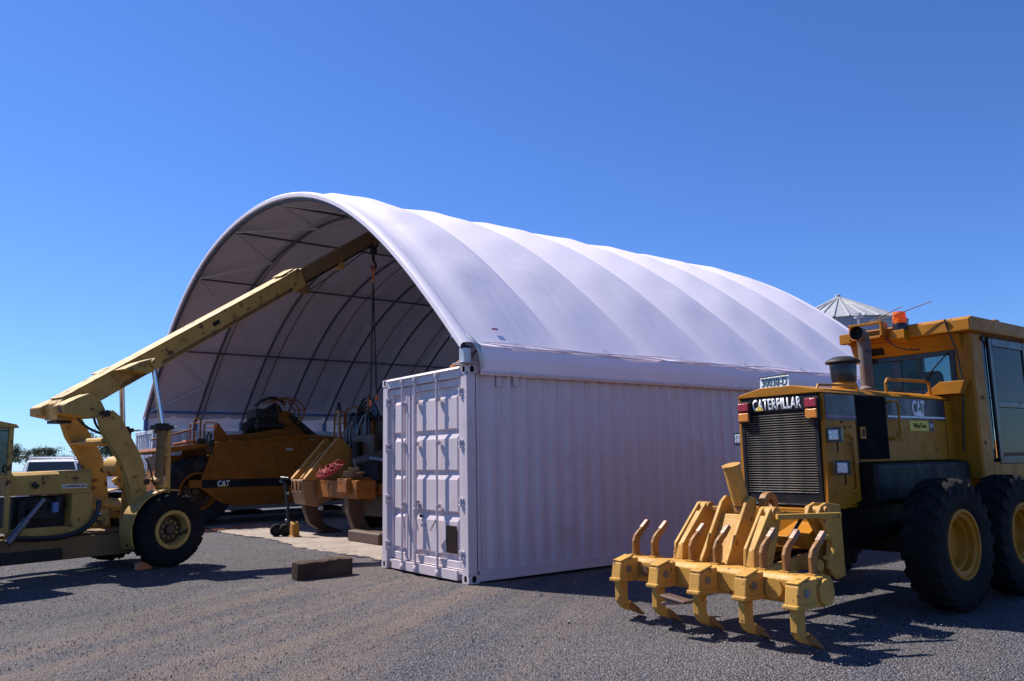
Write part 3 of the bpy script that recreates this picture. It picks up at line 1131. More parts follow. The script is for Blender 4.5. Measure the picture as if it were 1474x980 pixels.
# lamps at the corners of the name panel
for sx in (-1, 1):
    xc = GX + sx * .425
    g('lamp_box', GB, lambda b: b.box(xc - .085, xc + .085, 1.560, 1.588, 1.955, 2.19), bevel=.006)
    g('tail_lamp', 'lens_red', lambda b: b.box(xc - .068, xc + .068, 1.535, 1.562, 2.085, 2.178), bevel=.010)
    g('indicator_lamp', 'lens_amber', lambda b: b.box(xc - .068, xc + .068, 1.535, 1.562, 1.970, 2.068), bevel=.010)
lettering('lettering', 'CATERPILLAR', (GX - .325, 1.589, 2.085), (1, 0, 0), (0, 0, 1), .62, .125, .0012, 'white_paint_sign', namep, OG, bold=.03)


def tri(b, x, z, s, y):
    b.prism([(x - s, z), (x + s, z), (x, z + s * 1.05)], 1, y - .004, y)


g('emblem_triangle', 'yellow_sign', lambda b: tri(b, GX - .235, 2.085, .055, 1.583), namep)
# number plate leaning on top of the hood
pr = g('number_plate', 'plate_white', lambda b: b.obox((GX - .03, 1.60, 2.385), (.37, .008, .13), Matrix.Rotation(R(-8), 3, 'X') @ Matrix.Rotation(R(-1.5), 3, 'Y')), bevel=.003)
g('plate_rim', GB, lambda b: b.obox((GX - .03, 1.592, 2.452), (.385, .014, .010), Matrix.Rotation(R(-1.5), 3, 'Y')), pr)
lettering('lettering', '30038-D', (GX - .19, 1.5885, 2.345), (1, 0, 0), (0, .139, .99), .32, .085, .001, 'plate_green', pr, OG, bold=.006)
# right side panels --------------------------------------------------
S = HX1 + .001


def side(name, m, y0, y1, z0, z1, x0=S, x1=S + .006, **kw):
    return g(name, m, lambda b: b.box(x0, x1, y0, y1, z0, z1), **kw)


side('band', 'navy_band', 1.635, 2.195, 1.95, 2.215)
side('stripe', 'pink_stripe', 1.635, 2.195, 1.975, 1.997, S + .006, S + .009)
dk = side('louvre_door', 'dark_louvre', 2.225, 2.82, 1.53, 2.22, S, S + .012, bevel=.006)
for i in range(22):
    zz = 1.56 + i * .029
    side('louvre', 'dark_louvre', 2.25, 2.79, zz, zz + .008, S + .012, S + .018, parent=dk)
side('band', 'navy_band', 2.86, 4.20, 1.975, 2.215)
side('stripe', 'white_paint_sign', 2.86, 4.20, 1.995, 2.015, S + .006, S + .009)
side('panel_seam', 'black_paint', 2.205, 2.218, 1.06, 2.235, S, S + .003)
side('panel_seam', 'black_paint', 2.835, 2.845, 1.52, 2.235, S, S + .003)
side('panel_seam', 'black_paint', 4.22, 4.23, 1.52, 2.235, S, S + .003)
side('panel_seam', 'black_paint', 1.62, 4.4, 2.222, 2.230, S, S + .003)
side('latch', GY, 2.245, 2.36, 1.75, 1.88, S + .012, S + .02, bevel=.004)
side('latch_recess', GB, 2.285, 2.33, 1.78, 1.85, S + .02, S + .024)
side('latch', GY, 3.05, 3.15, 1.72, 1.83, S, S + .008, bevel=.004)
side('latch_recess', GB, 3.085, 3.125, 1.745, 1.805, S + .008, S + .012)
lg = lettering('lettering', 'CAT', (S + .0065, 3.43, 2.016), (0, 1, 0), (0, 0, 1), .30, .192, .0, 'white_paint_sign', gr, OG, bold=.04)
g('emblem_triangle', 'white_paint_sign', lambda b: b.prism([(3.485, 2.018), (3.69, 2.018), (3.588, 2.10)], 0, S + .010, S + .013))
g('emblem_triangle', 'navy_band', lambda b: b.prism([(3.565, 2.085), (3.61, 2.085), (3.588, 2.128)], 0, S + .010, S + .014))
st = side('sticker', 'sticker_yellow', 3.35, 3.80, 1.845, 1.965, S, S + .003)
lettering('lettering', 'WesTrac', (S + .0035, 3.43, 1.880), (0, 1, 0), (0, 0, 1), .30, .055, .0, 'black_paint', st, OG, bold=.01)
st2 = side('sticker', 'navy_band', 3.81, 3.92, 1.845, 1.965, S, S + .003)
lettering('lettering', 'CAT', (S + .0035, 3.82, 1.88), (0, 1, 0), (0, 0, 1), .09, .055, .0, 'white_paint_sign', st2, OG, bold=.02)


def loop_handle(y, z0, z1, dy):
    return [(S, y, z0), (S + .06, y, z0), (S + .06, y + dy, z0 + .0), (S + .06, y + dy + .02, z0 + .04), (S + .06, y + dy + .02, z1 - .04), (S + .06, y + dy, z1), (S + .06, y, z1), (S, y, z1)]


g('grab_handle', GY, lambda b: b.tube(loop_handle(2.87, 1.75, 2.17, .12), .014, 8), smooth=True)
g('grab_handle', GY, lambda b: b.tube([(S + .0, 1.86, 1.80), (S + .02, 1.90, 1.80), (S + .02, 2.02, 1.80), (S + .02, 2.08, 1.76), (S + .02, 2.10, 1.25), (S + .02, 2.06, 1.21), (S, 2.0, 1.21)], .012, 8), smooth=True)
for (y, z) in ((1.92, 1.93), (1.98, 1.87), (2.08, 1.88), (2.05, 1.70), (2.10, 1.50), (2.12, 1.32)):
    g('bolt', GB, lambda b: b.cyl((S, y, z), (S + .008, y, z), .013, n=8))
# work lamps on stalks at the rear corners


def work_lamp(x, y, z, yaw):
    M_ = Matrix.Rotation(R(yaw), 3, 'Z')
    lp = g('work_lamp', 'black_plastic', lambda b: (b.obox((x, y, z), (.145, .07, .15), M_), b.tube([(x, y + .03, z - .07), (x - .01, y + .05, z - .13), (x - .02, y + .05, z - .18)], .012, 6)), bevel=.02)
    c = Vector((x, y, z)) + M_ @ Vector((0, -.038, 0))
    g('lamp_lens', 'lamp_lens', lambda b: b.obox(c, (.10, .012, .104), M_), lp, bevel=.02)
    for q in range(4):
        cc = c + M_ @ Vector(((q % 2 - .5) * .05, -.007, (q // 2 - .5) * .05))
        g('lamp_diode', 'chrome', lambda b: b.cyl(cc, cc + M_ @ Vector((0, -.006, 0)), .015, .010, n=10), lp)


work_lamp(4.335, 1.66, 1.79, 12)
work_lamp(4.36, 1.72, 1.455, 22)
work_lamp(3.05, 1.80, 1.79, -8)
g('fire_extinguisher', 'red_paint', lambda b: b.lathe([(0, 0), (.055, 0), (.06, .02), (.06, .30), (.05, .34), (.025, .37), (.02, .41), (0, .41)], (3.12, 1.88, 1.48), (0, 0, 1), 16), smooth=True)
# top of hood: pre-cleaner, exhaust, rails
pc = Vector((3.86, 2.72, 2.30))
g('pre_cleaner_base', GY, lambda b: b.lathe([(.135, 0), (.135, .10), (.12, .12), (0, .12)], pc, (0, 0, 1), 28), smooth=True)
bowl = g('pre_cleaner_bowl', 'black_plastic', lambda b: b.lathe([(0, .12), (.130, .12), (.138, .15), (.150, .34), (.145, .355), (0, .355)], pc, (0, 0, 1), 32), smooth=True)
g('pre_cleaner_cap', 'engine_dark', lambda b: b.lathe([(.14, .345), (.190, .342), (.195, .355), (.188, .368), (.135, .402), (.12, .406), (.105, .416), (0, .418)], pc, (0, 0, 1), 36), bowl, smooth=True)
ex = Vector((3.83, 3.28, 2.32))
stk = g('exhaust_stack', 'exhaust_rust', lambda b: (b.lathe([(0, 0), (.10, 0), (.10, .05), (.074, .08), (.074, .54), (.072, .54)], ex, (0, 0, 1), 20),
                                                    b.tube([ex + Vector((0, 0, .52)), ex + Vector((0, 0, .62)), ex + Vector((0, -.03, .68)), ex + Vector((0, -.09, .715)), ex + Vector((0, -.16, .72))], [.074, .077, .079, .081, .085], 18, caps=False)), smooth=True)
g('pipe_mouth', 'hole_dark', lambda b: b.lathe([(.079, -.145), (.07, -.09), (0, -.07)], ex + Vector((0, 0, .72)), (0, 1, 0), 18), stk, smooth=True)
g('hood_rail', GY, lambda b: b.tube([(4.10, 3.20, 2.27), (4.10, 3.20, 2.42), (4.10, 3.24, 2.46), (4.10, 4.18, 2.47), (4.10, 4.24, 2.44), (4.10, 4.26, 2.27)], .018, 8), smooth=True)
g('hood_rail', GY, lambda b: b.tube([(4.16, 1.66, 2.26), (4.16, 1.70, 2.325), (4.16, 2.45, 2.345), (4.16, 2.48, 2.27)], .014, 8), smooth=True)
# cab -----------------------------------------------------------------
CX0, CX1, CY0, CY1 = 3.08, 4.55, 4.46, 6.15
roof = g('cab_roof', GY, lambda b: b.prism([(4.28, 3.06), (4.28, 3.215), (4.36, 3.245), (6.22, 3.235), (6.30, 3.20), (6.30, 3.07)], 0, 3.04, 4.64), bevel=.015)
g('roof_lug', GY, lambda b: b.box(4.52, 4.60, 5.1, 5.24, 3.23, 3.27), roof, bevel=.005)
g('cab_header', GY, lambda b: b.prism([(4.36, 3.058), (CY0, 2.86), (CY0 + .07, 2.84), (CY0 + .07, 3.058)], 0, CX0 + .02, CX1 - .1), bevel=.006)
for (xa, xb, z0, z1) in ((3.28, 3.47, 2.90, 2.99), (3.98, 4.22, 2.93, 3.03)):
    g('roof_vent', GB, lambda b: b.prism([(4.385, z1), (4.435, z0), (4.47, z0), (4.42, z1)], 0, xa, xb), bevel=.004)
# posts
g('cab_post', GY, lambda b: b.prism([(CX1 - .20, CY0), (CX1 - .02, CY0), (CX1, CY0 + .03), (CX1, CY0 + .30), (CX1 - .06, CY0 + .30), (CX1 - .20, CY0 + .08)], 2, 1.27, 3.06), bevel=.006)
g('cab_post', GY, lambda b: b.prism([(CX0, CY0), (CX0 + .10, CY0), (CX0 + .10, CY0 + .08), (CX0 + .06, CY0 + .22), (CX0, CY0 + .22)], 2, 1.27, 3.06), bevel=.006)
for x in (CX0, CX1 - .08):
    g('cab_post', GY, lambda b: b.box(x, x + .08, CY1 - .10, CY1, 1.3, 3.06), bevel=.006)
g('cab_base', GY, lambda b: (b.box(CX0, CX1, CY0 + .301, CY1, 1.26, 1.46), b.box(CX0 + .1, CX1 - .2, CY0, CY0 + .07, 1.27, 2.32)), bevel=.008)
g('cab_floor', 'engine_dark', lambda b: b.box(CX0 + .05, CX1 - .06, CY0 + .3, CY1 - .12, 1.46, 1.50))
g('cab_collar', GY, lambda b: b.prism([(3.98, 2.30), (4.44, 2.30), (4.50, 2.46), (4.20, 2.46)], 1, 4.30, 4.455), bevel=.006)
rw = g('rear_window', 'black_plastic', lambda b: (b.box(CX0 + .10, CX1 - .20, CY0 - .012, CY0 + .02, 2.321, 2.40), b.box(CX0 + .10, CX1 - .20, CY0 - .012, CY0 + .02, 2.80, 2.86),
                                                  b.box(CX0 + .10, CX0 + .16, CY0 - .012, CY0 + .02, 2.40, 2.80), b.box(CX1 - .27, CX1 - .20, CY0 - .012, CY0 + .02, 2.40, 2.80), b.box(3.53, 3.66, CY0 - .012, CY0 + .02, 2.40, 2.80)), bevel=.006)
for (xa, xb) in ((CX0 + .161, 3.529), (3.661, CX1 - .271)):
    g('pane', 'glass', lambda b: b.box(xa, xb, CY0, CY0 + .006, 2.401, 2.799), rw)
g('wiper', 'black_plastic', lambda b: b.tube([(4.28, CY0 - .03, 2.83), (4.10, CY0 - .03, 2.66), (3.95, CY0 - .03, 2.50)], .008, 6), rw)
# side windows and door
sw = g('side_window', 'black_plastic', lambda b: b.prism([(CY0 + .31, 1.50), (CY0 + .46, 1.50), (CY0 + .47, 3.0), (CY0 + .31, 3.0)], 0, CX1 - .045, CX1 - .030))
g('pane', 'glass', lambda b: b.box(CX1 - .028, CX1 - .022, CY0 + .325, CY0 + .445, 1.62, 2.96), sw)
df = g('cab_door', 'black_plastic', lambda b: (b.box(CX1 - .035, CX1 + .012, CY0 + .48, CY0 + .56, 1.43, 3.03), b.box(CX1 - .035, CX1 + .012, CY1 - .19, CY1 - .105, 1.43, 3.03),
                                               b.box(CX1 - .035, CX1 + .012, CY0 + .56, CY1 - .19, 1.43, 1.53), b.box(CX1 - .035, CX1 + .012, CY0 + .56, CY1 - .19, 2.92, 3.03), b.box(CX1 - .035, CX1 + .012, CY0 + .56, CY1 - .19, 2.14, 2.22)), bevel=.01)
g('pane', 'glass', lambda b: b.box(CX1 - .012, CX1 - .006, CY0 + .561, CY1 - .191, 1.531, 2.139), df)
g('pane', 'glass', lambda b: b.box(CX1 - .012, CX1 - .006, CY0 + .561, CY1 - .191, 2.221, 2.919), df)
g('side_window', 'glass', lambda b: b.box(CX0 + .03, CX0 + .036, CY0 + .221, CY1 - .101, 1.9, 3.055))
g('front_window', 'glass', lambda b: b.box(CX0 + .081, CX1 - .081, CY1 - .05, CY1 - .044, 1.9, 3.055))
g('side_plate', GY, lambda b: b.box(CX0 + .01, CX0 + .05, CY0 + .221, CY1 - .101, 1.461, 1.9))
seat = g('seat', 'seat_cloth', lambda b: (b.box(3.48, 3.98, 5.0, 5.5, 1.85, 2.0), b.prism([(4.95, 1.95), (5.08, 1.95), (4.98, 2.62), (4.90, 2.68), (4.84, 2.62)], 0, 3.50, 3.96), b.box(3.6, 3.86, 5.1, 5.4, 1.5, 1.85)), bevel=.05, seg=3)
sc = Vector((3.98, 5.70, 2.28))
axs = Vector((0, -.45, .9)).normalized()
a_ = axs.orthogonal().normalized()
b_ = axs.cross(a_)
g('steering_wheel', 'black_plastic', lambda b: (b.tube([sc + (a_ * math.cos(2 * math.pi * i / 24) + b_ * math.sin(2 * math.pi * i / 24)) * .2 for i in range(24)], .016, 8, closed=True),
                                                b.beam(sc - a_ * .19, sc + a_ * .19, .03, .015, axs), b.cyl(sc, sc + Vector((0, .25, -.7)), .04, .06, n=10)), smooth=True)
# beacon, antennas, mirror box on the roof
bc = Vector((3.79, 4.27, 3.20))
bb = g('beacon_base', 'black_plastic', lambda b: b.lathe([(.0, -.03), (.09, -.03), (.095, .04), (.088, .06), (0, .06)], bc, (0, 0, 1), 20), smooth=True)
g('beacon_lens', 'beacon_amber', lambda b: b.lathe([(.080, .06), (.084, .065), (.080, .19), (.072, .215), (.0, .222)], bc, (0, 0, 1), 24), bb, smooth=True)
g('beacon_bracket', GY, lambda b: b.prism([(4.18, 3.06), (4.285, 3.0), (4.285, 3.17), (4.18, 3.17)], 0, 3.70, 3.88), bevel=.004)
g('light_box', GY, lambda b: (b.box(3.16, 3.62, 4.12, 4.15, 3.285, 3.315), b.box(3.16, 3.62, 4.12, 4.15, 3.10, 3.125), b.box(3.16, 3.19, 4.12, 4.279, 3.10, 3.30), b.box(3.59, 3.62, 4.12, 4.279, 3.10, 3.30), b.box(3.19, 3.59, 4.12, 4.279, 3.301, 3.312), b.box(3.19, 3.59, 4.12, 4.279, 3.095, 3.107)), bevel=.004)
g('roof_bracket', GY, lambda b: b.box(2.99, 3.159, 4.16, 4.27, 3.075, 3.21), bevel=.006)
g('roof_wing', GY, lambda b: b.prism([(3.06, 3.058), (3.30, 3.058), (3.28, 2.80), (3.12, 2.80)], 1, 4.30, 4.36), bevel=.006)
for (x, dx) in ((3.35, .52), (3.42, .82)):
    g('aerial', 'exhaust_rust', lambda b: b.tube([(x, 4.16, 3.31), (x + dx * .35, 4.18, 3.355), (x + dx, 4.22, 3.475)], [.010, .007, .005], 6))
g('aerial_clamp', 'galv', lambda b: (b.cyl((3.30, 4.15, 3.31), (3.30, 4.15, 3.43), .014, n=8), b.box(3.24, 3.36, 4.13, 4.17, 3.40, 3.425), b.box(3.27, 3.33, 4.12, 4.18, 3.43, 3.47)))
g('cable', 'rubber_hose', lambda b: b.tube(bez((3.62, 4.2, 3.1), (3.7, 4.2, 2.95), (3.8, 4.3, 2.9), (3.95, 4.4, 2.91)), .009, 6))
g('cable', 'rubber_hose', lambda b: b.tube(bez((4.36, 4.26, 3.23), (4.38, 4.3, 3.0), (4.44, 4.34, 2.9), (4.42, 4.40, 2.62)) + bez((4.42, 4.40, 2.62), (4.46, 4.42, 2.4), (4.40, 4.40, 2.2), (4.36, 4.42, 1.6))[1:], .012, 6), smooth=True)
g('cab_lamp', 'black_plastic', lambda b: b.lathe([(0, 0), (.03, 0), (.035, .03), (0, .04)], (CX1, CY0 + .30, 3.0), (1, 0, 0), 12), smooth=True)
for (y, z) in ((CY0 + .12, 1.70), (CY0 + .16, 2.25), (CY1 - .3, 1.36), (CY1 - .3, 1.30)):
    g('bolt', GB, lambda b: b.cyl((CX1, y, z), (CX1 + .008, y, z), .022, n=10))
# under the hood: tank, frame, tandem cases --------------------------
g('fuel_tank', 'black_paint', lambda b: b.box(3.22, 4.42, 2.26, 4.42, 1.06, 1.49), bevel=.05, seg=3)
g('side_step', 'black_paint', lambda b: (b.box(4.27, 4.40, 2.23, 2.25, 1.14, 1.48), b.box(4.262, 4.30, 2.23, 2.40, 1.10, 1.12)))
g('rear_frame', GB, lambda b: (b.prism([(1.48, .66), (1.48, 1.03), (1.56, 1.028), (6.4, 1.0), (6.4, .74), (2.2, .62)], 0, 3.38, 3.46), b.prism([(1.48, .66), (1.48, 1.03), (1.56, 1.028), (6.4, 1.0), (6.4, .74), (2.2, .62)], 0, 4.0, 4.08)), bevel=.006)
g('tow_plate', GY, lambda b: b.box(3.28, 4.28, 1.44, 1.478, .64, 1.05), bevel=.008)
g('axle_housing', GB, lambda b: b.cyl((3.0, 3.42, .64), (4.46, 3.42, .64), .20, n=16), smooth=True)
for x in (2.72, 4.58):
    g('tandem_case', GY, lambda b: b.prism([(2.45, .50), (2.55, .42), (4.28, .42), (4.38, .50), (4.38, .78), (4.28, .86), (3.6, .92), (3.2, .92), (2.55, .86), (2.45, .78)], 0, x - .06, x + .16), bevel=.02)
gw = wheel_meshes(.665, .37, .345, 22, 'dish', GY, 'tyre')
for y in (2.70, 4.18):
    add_wheel(gw, gr, (5.06 - .185 - GX, y - 2.9, .662), R(90), rnd.random())
    add_wheel(gw, gr, (2.40 + .185 - GX, y - 2.9, .662), R(-90), rnd.random())
for (x, rz) in ((4.86, 90), (2.60, -90)):
    add_wheel(gw, gr, (x - GX, 10.3 - 2.9, .662), R(rz), .3)
g('front_axle', GY, lambda b: b.beam((2.75, 10.3, .70), (4.71, 10.3, .70), .22, .26), bevel=.02)
g('goose_neck', GY, lambda b: b.prism([(6.1, .78), (6.1, 1.22), (7.0, 1.75), (9.6, 1.75), (10.55, 1.25), (10.55, .83), (10.05, .83), (9.4, 1.42), (7.1, 1.42), (6.5, .80)], 0, 3.55, 3.91), bevel=.02)
g('blade', 'worn_steel', lambda b: b.sheet([[(1.9 + 3.66 * i, 7.75 + .12 * math.sin(t), .06 + .3 * t) for i in (0, 1)] for t in (0, .5, 1, 1.5, 2.0)] + [[(1.9 + 3.66 * i, 7.77 + .12 * math.sin(t), .06 + .3 * t) for i in (0, 1)] for t in (2.0, 1.5, 1, .5, 0)]), smooth=True)
g('draw_bar', GY, lambda b: (b.beam((3.73, 10.1, .85), (3.2, 8.0, .72), .14, .14), b.beam((3.73, 10.1, .85), (4.26, 8.0, .72), .14, .14)), bevel=.01)
g('circle_gear', GY, lambda b: b.lathe([(.75, -.05), (.80, -.05), (.80, .05), (.75, .05), (.75, -.05)], (3.73, 7.9, .72), (0, 0, 1), 40))
g('front_lift_cylinder', 'steel_grey', lambda b: b.cyl((3.95, 8.0, .8), (4.05, 8.05, 2.2), .06, n=12), smooth=True)
# ripper -----------------------------------------------------------------
RY = 'ripper_yellow'
bar = g('ripper_bar', RY, lambda b: b.prism([(.16, .34), (.36, .34), (.40, .38), (.40, .54), (.36, .58), (.16, .58), (.12, .54), (.12, .38)], 0, 2.80, 4.98), bevel=.012)
for x in (2.792, 4.988):
    g('bar_end_cap', RY, lambda b: b.lathe([(0, -.02), (.105, -.02), (.11, 0), (.105, .02), (0, .02)], (x, .26, .455), (1, 0, 0), 20), smooth=True)
for i in range(5):
    x = 2.915 + i * .506
    dz = rnd.uniform(-.01, .01)
    zz = .385 + dz
    pk = g('shank_pocket', RY, lambda b: (b.prism([(-.16, zz), (.115, zz), (.115, zz + .205), (-.06, zz + .19), (-.13, zz + .165)], 0, x - .064, x + .064), b.box(x - .076, x + .076, -.175, .115, zz - .022, zz + .018)), bevel=.012)
    g('pocket_pin', 'steel_grey', lambda b: b.cyl((x + .06, -.03, zz + .10), (x + .072, -.03, zz + .10), .036, n=14), pk)
    g('pocket_wear_plate', RY, lambda b: b.obox((x, -.04, zz + .20), (.12, .18, .02), Matrix.Rotation(R(14), 3, 'X')), pk, bevel=.006)
    d = .0
    tip = .015
    g('ripper_shank', RY, lambda b: b.prism([(-.14, zz - .025), (-.02, zz - .025), (-.025, .19), (-.005, .155), (.06, .11), (.11, .07), (.06, .055), (-.04, .085), (-.10, .12), (-.14, .18)], 0, x - .034, x + .034), bevel=.008)
    g('ripper_tooth', 'ripper_worn', lambda b: b.prism([(.0, .165), (.07, .125), (.20, .012), (.18, .008), (.06, .06), (.0, .09)], 0, x - .05, x + .05), bevel=.006)
g('loose_tooth', 'worn_steel', lambda b: (b.obox((3.79, -.24, .315), (.30, .13, .03), Matrix.Rotation(R(6), 3, 'Y')), b.obox((3.75, -.24, .275), (.24, .08, .03), Matrix.Rotation(R(-8), 3, 'Y'))), bevel=.012)
g('end_plug', 'worn_steel', lambda b: b.cyl((3.07, .09, .46), (3.07, .14, .46), .05, n=14))
g('end_plug', RY, lambda b: b.cyl((4.60, .09, .46), (4.60, .14, .46), .085, n=18))
# upturned scarifier shanks
for (xb) in (2.79, 3.06, 3.56, 3.86, 4.38, 4.62, 4.88):
    hz = .55
    g('scarifier_shank', 'ripper_worn', lambda b: b.prism([(.235, hz - .04), (.315, hz - .04), (.32, hz + .17), (.345, hz + .215), (.43, hz + .30), (.42, hz + .34), (.40, hz + .335), (.32, hz + .285), (.265, hz + .24), (.235, hz + .18)], 0, xb - .019, xb + .019), bevel=.008)
    g('scarifier_tip', 'worn_steel', lambda b: b.prism([(.36, hz + .315), (.395, hz + .265), (.485, hz + .36), (.455, hz + .39)], 0, xb - .025, xb + .025), bevel=.006)
    g('shank_wedge', RY, lambda b: b.box(xb - .045, xb + .045, .22, .33, .578, .595))
# linkage plates


def link(x, pts, th=.035):
    g('linkage_plate', RY, lambda b: b.prism(pts, 0, x - th / 2, x + th / 2), bevel=.008)


LA = [(.30, .50), (.34, .74), (.70, 1.10), (.76, 1.13), (.83, 1.12), (.86, 1.06), (.84, .98), (.62, .55), (.40, .50)]
for x in (3.285, 3.375):
    link(x, LA)
g('linkage_web', RY, lambda b: b.prism([(.31, .58), (.35, .72), (.66, 1.04), (.70, 1.02), (.40, .70), (.36, .58)], 0, 3.30, 3.36), bevel=.006)
LC = [(.30, .50), (.33, .74), (.60, 1.08), (.66, 1.11), (.74, 1.10), (.77, 1.04), (.76, .96), (.58, .55), (.40, .50)]
for x in (4.145, 4.235):
    link(x, LC)
g('linkage_web', RY, lambda b: b.prism([(.31, .58), (.34, .72), (.57, 1.03), (.61, 1.01), (.39, .70), (.36, .58)], 0, 4.16, 4.22), bevel=.006)
for (x0, x1, y, z, r) in ((3.25, 3.41, .78, 1.06, .068), (4.11, 4.27, .68, 1.04, .068)):
    g('pivot_pin', RY, lambda b: (b.cyl((x0, y, z), (x1, y, z), r, n=18), b.cyl((x0 - .02, y, z), (x1 + .02, y, z), r * .6, n=12)), smooth=True)
LB = [(.30, .50), (.36, .62), (.70, 1.14), (.78, 1.20), (.86, 1.17), (.84, 1.05), (.62, .60), (.52, .50)]
for x in (3.60, 3.90):
    link(x, LB, .04)
g('centre_plate', RY, lambda b: b.prism([(.42, .56), (.66, .98), (.68, 1.02), (.72, 1.02), (.70, .96), (.46, .54)], 0, 3.622, 3.878), bevel=.006)
# link bars back to the machine
g('link_bar', RY, lambda b: b.beam((3.33, .82, 1.05), (3.33, 1.50, .98), .07, .07), bevel=.008)
g('link_bar', RY, lambda b: b.beam((4.19, .74, 1.03), (4.24, 1.46, .98), .07, .07), bevel=.008)
g('link_bar', RY, lambda b: b.beam((4.32, .60, 1.02), (4.62, 1.18, 1.02), .05, .05), bevel=.008)
g('link_bar', RY, lambda b: b.beam((3.42, .78, 1.06), (3.58, .80, 1.06), .05, .05), bevel=.008)
for x in (3.33, 4.26):
    g('lower_arm', RY, lambda b: b.beam((x, .40, .50), (x, 1.46, .62), .08, .12), bevel=.01)
for x in (4.33, 4.45):
    g('rear_bracket', RY, lambda b: b.prism([(1.10, 1.10), (1.2, 1.13), (1.44, 1.10), (1.44, .42), (1.30, .40), (1.16, .52), (1.22, .8), (1.05, 1.02)], 0, x - .02, x + .02), bevel=.008)
g('rear_bracket_pin', RY, lambda b: b.cyl((4.28, 1.16, 1.05), (4.50, 1.16, 1.05), .05, n=14), smooth=True)
g('rear_bracket_pin', RY, lambda b: b.cyl((4.20, .98, .56), (4.50, .98, .56), .055, n=14), smooth=True)
g('ripper_shelf', GY, lambda b: b.prism([(1.05, .80), (1.44, .92), (1.44, .66), (1.1, .70)], 0, 3.95, 4.30), bevel=.01)
# lift cylinder
c0, c1 = Vector((3.78, .80, 1.10)), Vector((3.77, .68, 1.50))
dd = (c1 - c0).normalized()
cy = g('lift_cylinder', RY, lambda b: (b.cyl(c0 + dd * .02, c1, .085, .085, n=20), b.cyl(c1 - dd * .012, c1 + dd * .008, .093, n=20)), smooth=True)
g('cylinder_eye', 'ripper_worn', lambda b: (b.lathe([(.05, -.05), (.10, -.05), (.10, .05), (.05, .05), (.05, -.05)], c0 + Vector((.0, .03, -.05)), (1, 0, 0), 20)), cy, smooth=True)
g('pivot_eye', 'ripper_worn', lambda b: (b.lathe([(.045, -.035), (.11, -.035), (.115, 0), (.11, .035), (.045, .035), (.045, -.035)], (3.98, .96, 1.12), (1, 0, 0), 24)), smooth=True)
g('hydraulic_hose', 'rubber_hose', lambda b: b.tube(bez((4.15, .95, .72), (4.25, 1.1, .95), (4.2, 1.2, 1.1), (4.3, 1.44, 1.0)), .018, 8), smooth=True)
g('chain_hook', RY, lambda b: b.tube(arc((1.08, .72), .10, -120, 110, 14, lambda a, c: (4.52, a, c)), .022, 8), smooth=True)

for i in range(6):
    g('bolt', GB, lambda b: b.cyl((3.36 + i * .15, 1.441, .72), (3.36 + i * .15, 1.428, .72), .016, n=6))

# ================================================================== CRANE
CD = Vector((-.2937, .9559, 0))                # way the crane faces
CO = Vector((-5.95, -2.80, 0))                 # ground point under its front axle
CAXV = Vector((CD.y, -CD.x, 0))                # towards its right-hand side (the camera)
CRZ = math.atan2(CD.y, CD.x)


def CP(px, py, off):
    """pixel on the upright plane 'off' metres to the right of the crane's centre line -> (forward, height)"""
    o = CO + CAXV * off
    d = ray(px, py)
    t = (o - CAM).dot(CAXV) / d.dot(CAXV)
    p = CAM + d * t
    return ((p - o).dot(CD), p.z)


crane = thing('mobile_crane', 'old pale yellow mobile crane with raised telescopic boom reaching into the dome', 'crane', CO, CRZ)
KY = 'crane_yellow'


def k(name, m, fn, parent=crane, **kw):
    b = MB()
    fn(b)
    return b.build(name, m, parent, **kw)


def sp(pts, off, th):
    """side profile of (forward, height) points as a plate at 'off' to the right, 'th' thick"""
    return lambda b: b.prism(pts, 1, -off - th / 2, -off + th / 2)


def kp(s, off, z):
    return Vector((s, -off, z))


B0, B1 = kp(-1.34, 0, 2.56), kp(3.20, 0, 5.47)
bd = (B1 - B0).normalized()
bu = Vector((-bd.z, 0, bd.x))
boom = k('boom', KY, lambda b: b.beam(B0, B1, .40, .34), bevel=.012)
k('boom_top_strip', KY, lambda b: b.beam(B0 + bu * .178, B1 + bu * .178, .44, .016), boom)
k('boom_collar', KY, lambda b: b.beam(B1 - bd * .30 + bu * .01, B1 + bd * .02 + bu * .01, .45, .39), boom, bevel=.01)
k('boom_tail', KY, lambda b: b.prism([(-1.50, 2.36), (-1.50, 2.62), (-1.40, 2.72), (-1.18, 2.84), (-1.18, 2.40)], 1, -.21, .21), boom, bevel=.01)
k('boom_tail_rubber', 'engine_dark', lambda b: b.box(-1.48, -1.26, -.17, .17, 2.31, 2.358), boom)
inn = k('inner_boom', 'crane_boom_rust', lambda b: b.beam(B1 - bd * .5, B1 + bd * 2.66, .28, .26), bevel=.01)
k('boom_head', 'crane_boom_rust', lambda b: (b.beam(B1 + bd * 2.40 - bu * .04, B1 + bd * 2.78 - bu * .04, .05, .30), b.beam(B1 + bd * 2.40 - bu * .04 + Vector((0, .16, 0)), B1 + bd * 2.78 - bu * .04 + Vector((0, .16, 0)), .03, .32), b.beam(B1 + bd * 2.40 - bu * .04 - Vector((0, .16, 0)), B1 + bd * 2.78 - bu * .04 - Vector((0, .16, 0)), .03, .32)), inn, bevel=.01)
k('boom_slide_rail', 'engine_dark', lambda b: b.beam(B1 - bu * .165, B1 + bd * 2.4 - bu * .155, .14, .05), inn)
k('sheave_bracket', 'crane_boom_rust', lambda b: (b.obox(B1 + bd * .06 - bu * .24, (.14, .30, .12), Matrix.Rotation(R(-33), 3, 'Y')), b.cyl(B1 + bd * .10 - bu * .33 + Vector((0, -.1, 0)), B1 + bd * .10 - bu * .33 + Vector((0, .1, 0)), .06, n=14)), boom, bevel=.01)
